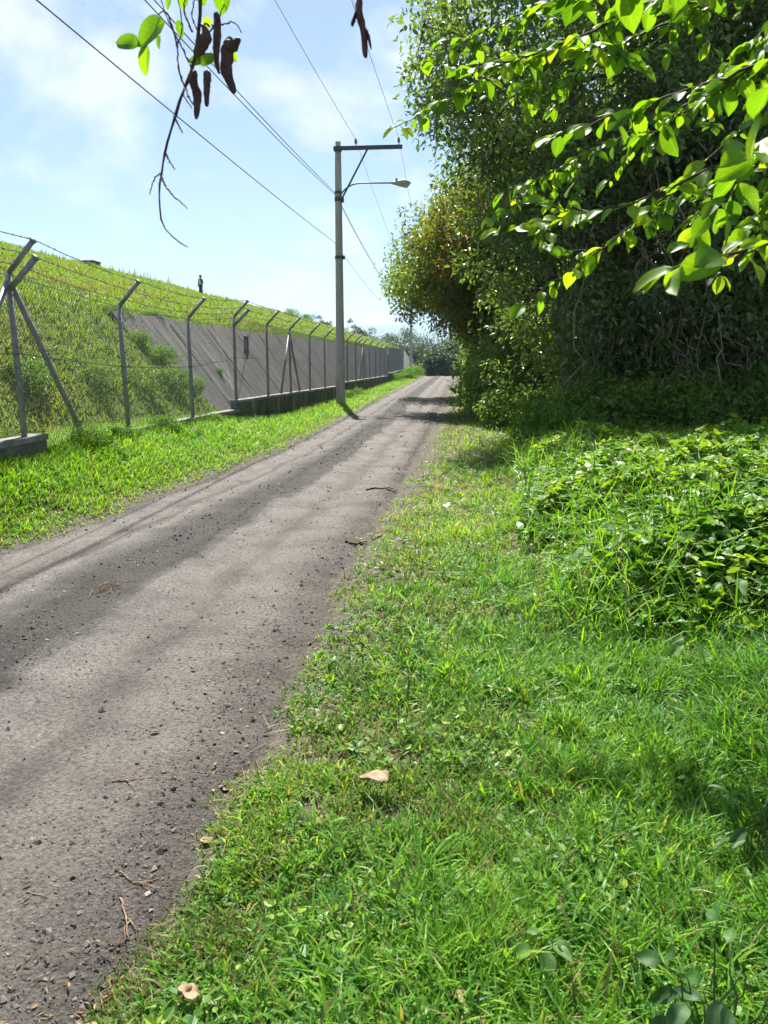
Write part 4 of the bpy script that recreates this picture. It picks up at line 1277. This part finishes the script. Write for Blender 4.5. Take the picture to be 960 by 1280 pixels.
# pale low wall at the end of the road
c = at(522, 457, Y=96); t = thing('garden_wall', 'small pale block wall in front of the distant trees at the end of the road', 'wall', (c[0], 96, float(ground_z(c[0], 96))), kind='thing')
mb = MB(); mb.box((0, 0, .9), (2.2, .2, 1.9)); mb.build('wall_body', M['concrete'], t); mb = MB(); mb.box((0, 0, 1.9), (2.3, .3, .1)); mb.build('coping', M['concrete'], t)

# ------------------------------------------------------------------ overhanging leafy branches
def leaf_template(nu=5, nv=7, kind=0):
    V = []; 
    for j in range(nv):
        v = j / (nv - 1)
        wv = (math.sin(PI * v ** .85)) ** .75 * .5 if 0 < v < 1 else .0
        if kind: wv *= (.7 + .45 * v)
        for i in range(nu):
            u = i / (nu - 1) * 2 - 1
            V.append([u * wv, v, .10 * abs(u) * wv * 2 - .16 * v * v + .03 * math.sin(7 * v + 2 * u)])
    q = [[j * nu + i, j * nu + i + 1, (j + 1) * nu + i + 1, (j + 1) * nu + i] for j in range(nv - 1) for i in range(nu - 1)]
    uv = [(abs(i / (nu - 1) * 2 - 1), j / (nv - 1)) for j in range(nv) for i in range(nu)]
    return np.array(V), np.array(q), np.array(uv)


def big_leaf_mat(name, stops, back, transl, rough=.46):
    m, nt, out = new_mat(name)
    a = N(nt, 'ShaderNodeAttribute', attribute_name='rnd'); lu = N(nt, 'ShaderNodeAttribute', attribute_name='lu'); lv = N(nt, 'ShaderNodeAttribute', attribute_name='lv')
    r = ramp(nt, stops); L(nt, a, 'Fac', r, 'Fac')
    # side veins: sin of (v*k - |u|*c); midrib: |u| small
    s1 = N(nt, 'ShaderNodeMath', operation='MULTIPLY_ADD'); L(nt, lu, 'Fac', s1, 0); s1.inputs[1].default_value = -.28; L(nt, lv, 'Fac', s1, 2)
    s2 = N(nt, 'ShaderNodeMath', operation='MULTIPLY'); L(nt, s1, 0, s2, 0); s2.inputs[1].default_value = 46
    s3 = N(nt, 'ShaderNodeMath', operation='SINE'); L(nt, s2, 0, s3, 0)
    rv = ramp(nt, [(.86, (1, 1, 1)), (1, (1.3, 1.25, 1.2))]); L(nt, s3, 0, rv, 'Fac')
    rm = ramp(nt, [(.0, (1.6, 1.5, 1.4)), (.09, (1, 1, 1))]); L(nt, lu, 'Fac', rm, 'Fac')
    tcb = N(nt, 'ShaderNodeTexCoord'); nb = N(nt, 'ShaderNodeTexNoise', Scale=38, Detail=4, Roughness=.6); L(nt, tcb, 'Object', nb, 'Vector')
    rb = ramp(nt, [(.66, (0, 0, 0)), (.72, (.8, .8, .8))]); L(nt, nb, 'Fac', rb, 'Fac')
    nb2 = N(nt, 'ShaderNodeTexNoise', Scale=14, Detail=3); L(nt, tcb, 'Object', nb2, 'Vector'); rb2 = ramp(nt, [(.3, (.7, .75, .7)), (.7, (1.2, 1.15, 1.1))]); L(nt, nb2, 'Fac', rb2, 'Fac')
    mb_ = mixc(nt, 1.0, (r, 'Color'), (rb2, 'Color'), 'MULTIPLY'); mbr = mixc(nt, (rb, 'Color'), (mb_, 2), (.16, .10, .03))
    m1 = mixc(nt, 1.0, (mbr, 2), (rv, 'Color'), 'MULTIPLY'); m2 = mixc(nt, 1.0, (m1, 2), (rm, 'Color'), 'MULTIPLY')
    p = N(nt, 'ShaderNodeBsdfPrincipled', Roughness=rough); p.inputs['Specular IOR Level'].default_value = .4; L(nt, m2, 2, p, 'Base Color')
    t = N(nt, 'ShaderNodeBsdfTranslucent'); mt = mixc(nt, 1.0, (m2, 2), back, 'MULTIPLY'); L(nt, mt, 2, t, 'Color')
    mx = N(nt, 'ShaderNodeMixShader'); mx.inputs[0].default_value = transl
    L(nt, p, 0, mx, 1); L(nt, t, 0, mx, 2); L(nt, mx, 0, out, 0)
    return m


M['bright_leaf'] = big_leaf_mat('bright_leaf', [(0, (.04, .11, .012)), (.4, (.09, .21, .014)), (.75, (.17, .31, .018)), (1, (.25, .37, .025))], (2.0, 1.8, .45), .55)
BL = leaf_template(); BLo = leaf_template(kind=1)


def put_leaf(mb, P, d, nr, ln, wd, rnd, tm=BLo):
    V0, q, uv = tm
    d = d / np.linalg.norm(d); s = np.cross(d, nr); s /= np.linalg.norm(s) + 1e-9; n = np.cross(s, d)
    V = P + s * (V0[:, :1] * wd) + d * (V0[:, 1:2] * ln) + n * (V0[:, 2:] * ln)
    mb.add(V, q, rnd=rnd, lu=uv[:, 0], lv=uv[:, 1])


def leafy_branch(label, path, llen, step, seed, r0=.006, side=3, tone=.5, sub=.35, group='leafy branches overhanging from the upper right'):
    """path: list of (px, py, Y)"""
    rng = np.random.default_rng(seed)
    W = np.array([at(x, y, Y=Y) for x, y, Y in path])
    # dense resample
    seg = np.linalg.norm(np.diff(W, axis=0), axis=1); s = np.concatenate([[0], np.cumsum(seg)])
    n = int(s[-1] / .03) + 3; si = np.linspace(0, s[-1], n)
    P = np.stack([np.interp(si, s, W[:, k]) for k in range(3)], -1); P += rng.normal(0, .003, P.shape)
    o = W[0]
    step *= .6
    t = thing('leafy_branch', label, 'branch', tuple(o), group)
    sb = MB(); sb.tube(P - o, np.linspace(r0, .0015, n), 6)
    lb = MB()
    def spray(Q, step, base):
        L_ = np.linalg.norm(np.diff(Q, axis=0), axis=1).sum(); m = max(2, int(L_ / step))
        for k in range(m):
            f = (k + rng.uniform(.2, .8)) / m; i = min(int(f * (len(Q) - 1)), len(Q) - 2)
            p = Q[i] + (Q[i + 1] - Q[i]) * rng.uniform(0, 1); tg = Q[i + 1] - Q[i]; tg = tg / np.linalg.norm(tg)
            a = rng.uniform(0, 2 * PI); sd = np.array([math.cos(a), math.sin(a), rng.uniform(-.5, .35)])
            d = tg * rng.uniform(.3, .9) + sd * .9 + np.array([0, 0, -.25])
            nr = np.array([rng.normal(0, .4), -.55 + rng.normal(0, .5), .8])
            ln = llen * rng.choice([.45, .7, .9, 1.0, 1.2]) * rng.uniform(.85, 1.15); pet = p + d / np.linalg.norm(d) * .012
            sb.tube(np.array([p, pet]) - o, .001, 4, False)
            put_leaf(lb, pet - o, d, nr, ln, ln * rng.uniform(.55, .75), float(np.clip(rng.normal(tone, .26), 0, 1)), BLo if rng.uniform() < .6 else BL)
    spray(P, step, 0)
    tg = P[-1] - P[-3]; put_leaf(lb, P[-1] - o, tg + np.array([0, 0, -.01]), np.array([0, -.6, .8]), llen, llen * .65, .8)
    k = int(s[-1] / sub)
    for _ in range(max(k * side // 3, 0)):
        i = rng.integers(int(n * .05), int(n * .9)); tg = P[i + 1] - P[i - 1 if i else 0]; tg /= np.linalg.norm(tg)
        d = tg * .8 + np.array([rng.normal(0, .5), rng.normal(0, .6), rng.normal(-.15, .4)]); d /= np.linalg.norm(d)
        e = P[i] + d * rng.uniform(.12, .38); Q = jitter_path(P[i], e, 7, .03, rng, sag=-.02)
        sb.tube(Q - o, np.linspace(.003, .001, 7), 5, False); spray(Q, step, 0)
    sb.build('stem', M['twig'], t, True); lb.build('leaves', M['bright_leaf'], t, True)
    return t


leafy_branch('long bright leafy branch whose tip reaches farthest left over the sky', [(1150, -170, 2.5), (900, -40, 2.8), (740, 40, 3.0), (620, 85, 3.1), (545, 135, 3.2), (496, 158, 3.2)], .068, .024, 401, side=5, tone=.5)
leafy_branch('bright leafy branch just below the longest one, ending in two pale round leaves', [(1150, 120, 2.2), (900, 205, 2.4), (790, 255, 2.5), (700, 272, 2.6), (625, 288, 2.6)], .066, .034, 403, side=3, tone=.6)
leafy_branch('drooping leafy branch tip pointing down left in front of the tangled twigs', [(1100, 60, 2.4), (930, 160, 2.5), (840, 240, 2.6), (745, 318, 2.7), (690, 352, 2.7), (655, 380, 2.7)], .064, .045, 405, side=2, tone=.62)
leafy_branch('very near branch with large pale leaves at middle right', [(1150, 260, .95), (1010, 290, 1.0), (930, 312, 1.03), (870, 325, 1.05), (840, 335, 1.06)], .058, .028, 407, side=1, tone=.62)
leafy_branch('blurred very near branch in the upper right corner', [(1200, -160, .9), (1050, -20, .95), (990, 70, 1.0), (950, 150, 1.05)], .06, .026, 409, side=3, tone=.42)
leafy_branch('leafy branch across the dark crown between the two longest branches', [(1150, 10, 2.0), (950, 80, 2.1), (840, 120, 2.2), (750, 150, 2.3), (690, 170, 2.3)], .066, .028, 411, side=4, tone=.48)
leafy_branch('shaded leafy branch along the top edge of the picture', [(1100, -160, 1.7), (900, -60, 1.8), (780, -15, 1.9), (690, 0, 2.0)], .07, .022, 413, side=4, tone=.2)
leafy_branch('leafy branch hanging down beside the right picture edge', [(1200, 60, 1.7), (1030, 150, 1.75), (930, 215, 1.8), (880, 275, 1.9), (850, 330, 1.9)], .066, .026, 415, side=4, tone=.5)

leafy_branch('mid distance leafy branch above the middle of the dark crown', [(1020, -60, 4.2), (880, 10, 4.4), (760, 60, 4.6), (680, 95, 4.7), (610, 120, 4.8)], .075, .036, 417, r0=.009, side=7, tone=.42, sub=.22)
leafy_branch('mid distance leafy branch below the long tip over the sky', [(1040, 60, 4.0), (900, 110, 4.2), (780, 170, 4.4), (690, 215, 4.5), (630, 240, 4.6)], .075, .036, 419, r0=.009, side=6, tone=.45, sub=.24)
leafy_branch('mid distance leafy branch at the right over the bluish tree', [(1080, 150, 3.6), (980, 190, 3.7), (890, 230, 3.8), (820, 260, 3.9), (770, 300, 4.0)], .072, .034, 421, r0=.008, side=7, tone=.5, sub=.22)
leafy_branch('dark leafy branch tight under the top edge above the pole tip', [(980, -120, 4.6), (820, -50, 4.8), (690, 0, 5.0), (600, 40, 5.1), (545, 75, 5.2)], .08, .036, 423, r0=.010, side=7, tone=.35, sub=.22)
leafy_branch('bushy leafy branch in the upper right corner behind the blurred one', [(1100, -80, 2.9), (1000, 0, 3.0), (930, 60, 3.1), (880, 120, 3.2)], .07, .028, 425, r0=.008, side=8, tone=.4, sub=.18)
leafy_branch('leafy branch hanging at the right edge beneath the corner', [(1120, 130, 2.7), (1020, 190, 2.8), (960, 250, 2.9), (920, 300, 3.0), (900, 345, 3.0)], .07, .03, 427, r0=.008, side=6, tone=.52, sub=.2)

# hanging twig with pods, top left
YH = 1.6
W = lambda x, y: at(x, y, Y=YH)
o = W(245, -60)
t = thing('hanging_twig', 'bare drooping twig with dark curled pods and a few green leaves against the sky', 'twig', tuple(o))


def smooth_path(pts, n=24):
    P = np.array(pts, float); s = np.arange(len(P)); si = np.linspace(0, len(P) - 1, n); out = []
    for x in si:
        i = int(min(x, len(P) - 2)); f = x - i
        p0, p1, p2, p3 = P[max(i - 1, 0)], P[i], P[i + 1], P[min(i + 2, len(P) - 1)]
        out.append(.5 * ((2 * p1) + (p2 - p0) * f + (2 * p0 - 5 * p1 + 4 * p2 - p3) * f * f + (3 * p1 - p0 - 3 * p2 + p3) * f ** 3))
    return np.array(out)


rngt = np.random.default_rng(77)


def tw(pts, r0, r1, mb, dep=0):
    P = smooth_path([at(x, y, Y=YH + dep + .03 * math.sin(x)) for x, y in pts]) + rngt.normal(0, .0007, (24, 3))
    rr = np.linspace(r0, r1, 24) * (1 + .2 * np.sin(np.arange(24) * 2.1)); mb.tube(P - o, rr, 6)


mb = MB()
tw([(252, -60), (250, 20), (246, 60), (238, 92), (228, 118), (217, 150), (208, 185), (203, 212), (199, 240), (201, 272), (214, 296), (235, 309)], .0042, .0011, mb)
for pts in [[(207, 192), (213, 203), (219, 212)], [(202, 215), (193, 224), (187, 243)], [(202, 222), (212, 240), (234, 260)], [(218, 146), (224, 158), (228, 166)], [(232, 108), (224, 90), (222, 60), (228, 30), (220, -10)],
            [(233, 112), (236, 122), (241, 130)], [(240, 85), (228, 60), (212, 30), (200, -5)], [(246, 62), (262, 40), (275, 20), (285, -10)], [(222, 60), (214, 28), (205, 14), (196, 20)],
            [(250, 30), (272, 32), (292, 28), (302, 42)], [(246, 70), (235, 100), (230, 118), (240, 135)], [(240, 40), (230, 10), (236, -20)], [(255, 50), (240, 20), (250, -20)]]:
    tw(pts, .0022, .0009, mb, rngt.uniform(-.05, .05))
mb.build('stem', M['twig'], t, True)


def pod(pts, w_, parent, org, dep=0):
    P = smooth_path([at(x, y, Y=YH + dep) for x, y in pts], 16) - org
    prof = np.sin(np.linspace(.18, PI - .12, 16)) ** .55; n = 10; V = []
    tan = np.gradient(P, axis=0); tan /= np.linalg.norm(tan, axis=1)[:, None]
    for k in range(16):
        a = np.cross(tan[k], [0, 1, 0]); a /= np.linalg.norm(a); b = np.cross(tan[k], a); tws = k * .09 + pts[0][0]
        a2 = a * math.cos(tws) + b * math.sin(tws); b2 = np.cross(tan[k], a2)
        for j in range(n):
            th = j * 2 * PI / n; rad = w_ * prof[k] * (1 + .18 * math.sin(3 * th + k) + rngt.normal(0, .07))
            V.append(P[k] + rad * (a2 * math.cos(th) + b2 * .5 * math.sin(th)))
    q = [[k * n + j, k * n + (j + 1) % n, (k + 1) * n + (j + 1) % n, (k + 1) * n + j] for k in range(15) for j in range(n)]
    V += [P[0], P[-1]]; c0 = 16 * n
    T = [[c0, (j + 1) % n, j] for j in range(n)] + [[c0 + 1, 15 * n + j, 15 * n + (j + 1) % n] for j in range(n)]
    m = MB(); m.add(V, q, T); return m


for pts, w_ in [([(253, 30), (258, 45), (250, 60), (245, 70)], .013), ([(270, 15), (272, 45), (270, 70), (274, 92)], .010), ([(288, 46), (285, 62), (283, 85), (293, 117)], .013), ([(300, 48), (290, 58), (280, 52)], .012),
                ([(244, 88), (243, 105), (247, 125), (245, 149)], .009), ([(258, 88), (259, 105), (258, 133)], .013), ([(243, 88), (240, 100), (243, 112)], .010)]:
    pod(pts, w_ * .95, t, o, rngt.uniform(-.04, .04)).build('pod', M['pod'], t, True)


def px_leaf(b, tip, wpx, rnd, nr=(0, -1, .35), dep=0):
    A = at(*b, Y=YH + dep); B = at(*tip, Y=YH + dep + .015); ln = np.linalg.norm(B - A); m = MB()
    put_leaf(m, A - o, B - A, np.array(nr, float), ln, ln * wpx, rnd, BL)
    m.build('leaf', M['bright_leaf'], t, True)


px_leaf((206, 26), (168, 54), .75, .35); px_leaf((176, 56), (141, 50), .55, .4, (.1, -1, .2)); px_leaf((184, 56), (178, 95), .55, .62, (-.2, -1, .1)); px_leaf((200, 44), (197, 62), .5, .2)
px_leaf((254, 84), (262, 62), .9, .6); px_leaf((252, 80), (234, 72), .6, .6); px_leaf((256, 20), (262, 36), .8, .75); px_leaf((232, -22), (226, 12), .7, .35); px_leaf((282, -20), (274, 18), .8, .4); px_leaf((214, -4), (207, 12), .7, .5)
px_leaf((288, 64), (297, 78), .6, .6); px_leaf((246, -20), (256, 8), .7, .3); px_leaf((222, 24), (228, 48), .5, .15)
# the lone pod
o2 = at(452, -60, Y=YH); t2 = thing('hanging_pod', 'lone dark brown split pod hanging from the top edge of the picture', 'pod', tuple(o2))
mb = MB(); mb.tube(np.array([at(452, -60, Y=YH), at(451, -5, Y=YH)]) - o2, .0015, 5); mb.build('stem', M['twig'], t2, True)
pod([(450, -10), (449, 15), (454, 40), (457, 72)], .0135, t2, o2).build('pod', M['pod'], t2, True)
pod([(447, 10), (443, 22), (440, 33)], .006, t2, o2).build('pod_flap', M['pod'], t2, True)
pod([(456, 35), (461, 48), (464, 62)], .005, t2, o2).build('pod_flap', M['pod'], t2, True)

# ------------------------------------------------------------------ broad-leaved plants on the mound and by the camera
def plant(label, base, specs, h):
    """specs: list of (dx, dy, z, length, azimuth, rnd)"""
    b = np.array([base[0], base[1], float(ground_z(base[0], base[1]))]); t = thing('broadleaf_plant', label, 'plant', tuple(b), 'broad-leaved plants in the weeds')
    sb = MB(); lb = MB(); rng = np.random.default_rng(int(abs(base[0] * 100 + base[1] * 37)))
    for dx_, dy_, z_, ln, az, rn in specs:
        p = np.array([dx_, dy_, z_]); sb.tube(jitter_path((rng.normal(0, .015), rng.normal(0, .015), -.03), p, 6, .03, rng, sag=.03), np.linspace(.0035, .0016, 6), 6)
        d = np.array([math.cos(az), math.sin(az), rng.uniform(-.7, .1)]); put_leaf(lb, p, d, np.array([rng.normal(0, .4), rng.normal(-.2, .4), 1.0]), ln, ln * rng.uniform(.45, .68), rn, BL)
    sb.build('stem', M['weed_stem'], t, True); lb.build('leaves', M['broad_leaf'], t, True)
    return t


M['weed_stem'] = noise_mat('weed_stem', [(.3, (.05, .09, .02)), (.7, (.10, .14, .04))], 20, 3, .6, 0)
M['broad_leaf'] = big_leaf_mat('broad_leaf', [(0, (.026, .080, .024)), (.5, (.06, .15, .035)), (1, (.12, .22, .05))], (1.5, 1.5, .5), .35, .55)


def rosette(n, ln, h, sp, seed, lo=.3, hi=.8):
    r = np.random.default_rng(seed); out = []
    for k in range(n):
        a = k * 2.4 + r.uniform(-.3, .3); d = sp * r.uniform(.4, 1)
        out.append((math.cos(a) * d, math.sin(a) * d, h * r.uniform(.6, 1.1), ln * r.uniform(.7, 1.15), a + r.uniform(-.4, .4), r.uniform(lo, hi)))
    return out


def gp(x, y, z): return at(x, y, Z=z)[:2]


c = gp(880, 745, .45); plant('plant with two large pale heart-shaped leaves on the front of the weed heap', c, rosette(5, .13, .22, .12, 1, .5, .9), .3)
c = gp(730, 945, .03); plant('low dark plant with one broad leaf alone in the lawn', c, rosette(5, .07, .08, .05, 2, .1, .4), .1)
c = gp(680, 1215, .05); plant('young plant with upright bright and dark leaves near the bottom edge', c, rosette(6, .06, .14, .05, 3, .3, 1), .2)
c = gp(700, 650, .50); plant('bluish broad-leaved plant on the left shoulder of the weed heap', c, rosette(8, .08, .18, .12, 4, .3, .8), .2)
c = gp(915, 1262, .22); plant('dark blurred leafy plant in the lower right corner', c, rosette(22, .075, .30, .16, 5, .1, .5), .3)
c = gp(955, 1030, .2); plant('shaded leafy plant at the right edge above the corner plant', c, rosette(16, .065, .22, .15, 6, .1, .5), .3)
c = gp(820, 600, .62); plant('pale leafy plant on the top of the weed heap', c, rosette(7, .09, .24, .14, 8, .6, 1), .3)
c = gp(930, 690, .55); plant('large leafy plant at the right edge of the weed heap', c, rosette(8, .10, .26, .15, 9, .5, .9), .3)

# ------------------------------------------------------------------ small debris
def dry_leaf(label, x, y, size, seed, lift=.03, road=False):
    c = at(x, y, Z=.03); rng = np.random.default_rng(seed)
    nu, nv = 8, 9; V = []
    for j in range(nv):
        v = j / (nv - 1); wv = math.sin(PI * (v * .94 + .03)) ** .6 * .42 * (1 + .2 * math.sin(9 * v + seed))
        for i in range(nu):
            u = i / (nu - 1) * 2 - 1; V.append([u * wv, v - .5, (.35 * u * u * wv + .16 * math.sin(3.5 * v + seed)) * (.4 if road else 1) + .05 * math.sin(8 * u + 5 * v) + rng.normal(0, .012)])
    V = np.array(V) * size; q = [[j * nu + i, j * nu + i + 1, (j + 1) * nu + i + 1, (j + 1) * nu + i] for j in range(nv - 1) for i in range(nu - 1)]
    n = len(V); V2 = V - np.array([0, 0, .0015])
    q2 = [[b + n, a + n, d + n, c_ + n] for a, b, c_, d in q]
    m = MB(); m.add(np.vstack([V, V2]), q + q2); ob = m.build('dry_leaf', M['dry_leaf'], None, True)
    z = float(surf_z(c[0], c[1])) + .006 if road else float(ground_z(c[0], c[1])) + lift
    ob.location = (c[0], c[1], z); ob.rotation_euler = (rng.uniform(-.12, .12) + .15, rng.uniform(-.15, .15), 1.57 + rng.uniform(-.5, .5))
    tag(ob, label, 'leaf', 'fallen dry leaves')


dry_leaf('curled pale tan dry leaf lying alone in the middle of the lawn', 467, 996, .11, 1, .085)
dry_leaf('flat tan dry leaf at the ragged road edge', 288, 967, .10, 2, .03, True)
dry_leaf('pinkish brown dry leaf at the bottom edge on the dirt', 108, 1272, .06, 3, .03, True)
dry_leaf('brown dry leaf in the grass at the bottom edge', 237, 1258, .055, 4, .06)
dry_leaf('grey brown dry leaf at the road edge below the flat tan one', 262, 1040, .07, 5, .03, True)
dry_leaf('thin brown dry leaf at the bottom edge under the lawn weeds', 572, 1272, .045, 6, .06)


def stick(label, pts, r, mat='twig', branches=0, seed=0):
    rng = np.random.default_rng(seed + 50)
    W_ = [at(x, y, Z=.025) for x, y in pts]
    W_ = np.array([[p[0], p[1], float(surf_z(p[0], p[1])) + r * .9] for p in W_]); o_ = W_[0].copy()
    P = smooth_path(W_, 14) + rng.normal(0, r * .5, (14, 3)); m = MB(); m.tube(P - o_, np.linspace(r, r * .5, 14), 6)
    for _ in range(branches):
        i = rng.integers(2, 12); e = P[i] + (P[i + 1] - P[i - 1]) * rng.uniform(.8, 2) + np.array([rng.normal(0, .04), rng.normal(0, .05), rng.uniform(-.003, .008)]); m.tube(jitter_path(P[i], e, 4, .06, rng) - o_, np.linspace(r * .6, r * .3, 4), 5)
    ob = m.build('fallen_stick', M[mat], None, True); ob.location = o_; tag(ob, label, 'stick', 'fallen sticks on the road')


stick('dark fallen stick across the right road edge, farthest of the sticks', [(458, 612), (475, 611), (495, 613)], .014, branches=3, seed=1)
stick('dark fallen stick at the road edge nearer than the other dark one', [(432, 676), (450, 676), (478, 669)], .013, branches=4, seed=2)
stick('short pale dry stick lying on the bare dirt', [(140, 976), (160, 975), (188, 971)], .0035, 'dry_twig', 2, 3)
stick('thin straw on the dirt at the left', [(33, 1114), (48, 1118), (66, 1123)], .0022, 'dry_twig', 0, 4)
stick('forked dry root at the ragged grass edge', [(150, 1118), (156, 1136), (170, 1152)], .004, 'dry_twig', 2, 5)
stick('dry reddish root near the grass edge above the forked one', [(150, 1090), (172, 1100), (198, 1092)], .0035, 'dry_twig', 4, 6)
# dry clump in the middle of the road
c = at(131, 740, Z=.02); rng = np.random.default_rng(9); m = MB()
for _ in range(60):
    a = rng.normal(0, .05, 3) * np.array([1.4, 1, .25]); d = rng.normal(0, .06, 3) * np.array([1, 1, .25]); m.tube([a + [0, 0, .02], a + d * .5 + [0, 0, .03], a + d + [0, 0, .022]], .0022, 4, False)
ob = m.build('dry_grass_clump', M['dry_twig']); ob.location = (c[0], c[1], float(surf_z(c[0], c[1])) - .01); tag(ob, 'small clump of dry straw lying on the gravel ridge of the road', 'grass clump')
# scrap of paper
c = at(558, 636, Z=.05); m = MB(); g = np.linspace(-.5, .5, 5); V = [[x * .075, y * .055, .03 + .015 * math.sin(5 * x + 3 * y) + .02 * math.cos(9 * y)] for y in g for x in g]
q = [[j * 5 + i, j * 5 + i + 1, j * 5 + i + 6, j * 5 + i + 5] for j in range(4) for i in range(4)]; n = 25; V = np.array(V)
m.add(np.vstack([V, V - [0, 0, .002]]), q + [[b + n, a + n, d + n, e + n] for a, b, e, d in q]); ob = m.build('paper_scrap', M['litter'], None, True)
ob.location = (c[0], c[1], float(ground_z(c[0], c[1])) + .05); tag(ob, 'small crumpled white scrap lying on the grass', 'litter')

# ------------------------------------------------------------------ person on the crest
def skin_body(name, joints, edges, radii, mat, parent, root=0, sub=2):
    me = bpy.data.meshes.new(name); me.from_pydata([Vector(j) for j in joints], edges, []); me.update()
    ob = bpy.data.objects.new(name, me); COL.objects.link(ob); ob.parent = parent
    md = ob.modifiers.new('skin', 'SKIN'); md.use_smooth_shade = True
    for i, r in enumerate(radii):
        me.skin_vertices[0].data[i].radius = r if isinstance(r, tuple) else (r, r)
        me.skin_vertices[0].data[i].use_root = (i == root)
    ob.modifiers.new('sub', 'SUBSURF').levels = sub; ob.modifiers['sub'].render_levels = sub
    me.materials.append(mat)
    return ob


pc = at(251, 362, X=-24.4)
pz = float(emb_z(pc[0], pc[1])) - .05
per = thing('person', 'person in yellow green vest and dark trousers standing on the crest of the embankment', 'person', (pc[0], pc[1], pz))
J = [(0, 0, .98), (0, 0, 1.15), (0, .01, 1.38), (0, 0, 1.50), (0, -.01, 1.60), (0, -.02, 1.72), (.1, 0, .92), (.12, -.02, .5), (.13, .02, .09), (.14, -.12, .03), (-.1, 0, .92), (-.11, .03, .5), (-.12, .05, .09), (-.13, -.09, .03),
     (.19, 0, 1.42), (.25, .02, 1.15), (.24, -.06, .90), (.235, -.09, .81), (-.19, 0, 1.42), (-.26, .03, 1.15), (-.25, -.05, .90), (-.245, -.08, .81)]
Ed = [(0, 1), (1, 2), (2, 3), (3, 4), (4, 5), (0, 6), (6, 7), (7, 8), (8, 9), (0, 10), (10, 11), (11, 12), (12, 13), (2, 14), (14, 15), (15, 16), (16, 17), (2, 18), (18, 19), (19, 20), (20, 21)]
Rd = [(.15, .11), (.145, .105), (.16, .11), .06, .085, .075, .09, .06, .042, .035, .09, .06, .042, .035, .062, .048, .036, .038, .062, .048, .036, .038]
skin_body('body', J, Ed, Rd, M['skin'], per)
skin_body('trousers', [(0, 0, 1.0), (.1, 0, .9), (.12, -.02, .5), (.13, .02, .12), (-.1, 0, .9), (-.11, .03, .5), (-.12, .05, .12)], [(0, 1), (1, 2), (2, 3), (0, 4), (4, 5), (5, 6)], [(.17, .125), .11, .085, .07, .11, .085, .07], M['trousers'], per)
skin_body('shirt', [(0, 0, 1.05), (0, .01, 1.38), (0, 0, 1.49), (.19, 0, 1.42), (.25, .02, 1.15), (.243, -.04, .98), (-.19, 0, 1.42), (-.26, .03, 1.15), (-.253, -.03, .98)], [(0, 1), (1, 2), (1, 3), (3, 4), (4, 5), (1, 6), (6, 7), (7, 8)], [(.165, .12), (.17, .12), .075, .075, .06, .05, .075, .06, .05], M['shirt'], per)
skin_body('vest', [(0, 0, 1.0), (0, 0, 1.2), (0, .01, 1.36), (0, 0, 1.47)], [(0, 1), (1, 2), (2, 3)], [(.19, .14), (.18, .135), (.185, .14), (.11, .09)], M['vest'], per, 1)
skin_body('hair', [(0, .03, 1.66), (0, .02, 1.72), (0, .0, 1.78)], [(0, 1), (1, 2)], [(.085, .085), (.093, .095), (.06, .07)], M['hair'], per, 1)
for sx, yy in ((.135, 0), (-.125, .03)): skin_body('boot', [(sx, yy + .03, .08), (sx, yy - .04, .05), (sx, yy - .13, .04)], [(0, 1), (1, 2)], [.06, .055, .045], M['boots'], per, 0)
# face: nose and ears on the head
fm = MB(); fm.tube([(0, -.085, 1.69), (0, -.115, 1.665), (0, -.09, 1.655)], [.008, .016, .01], 6)
for sx in (-1, 1): fm.tube([(sx * .082, -.01, 1.66), (sx * .09, -.008, 1.69), (sx * .084, 0, 1.715)], [.01, .016, .012], 6)
fm.build('face', M['skin'], per, True)
per.rotation_euler = (0, 0, -.5)
per.scale = (1.12, 1.12, 1.05)
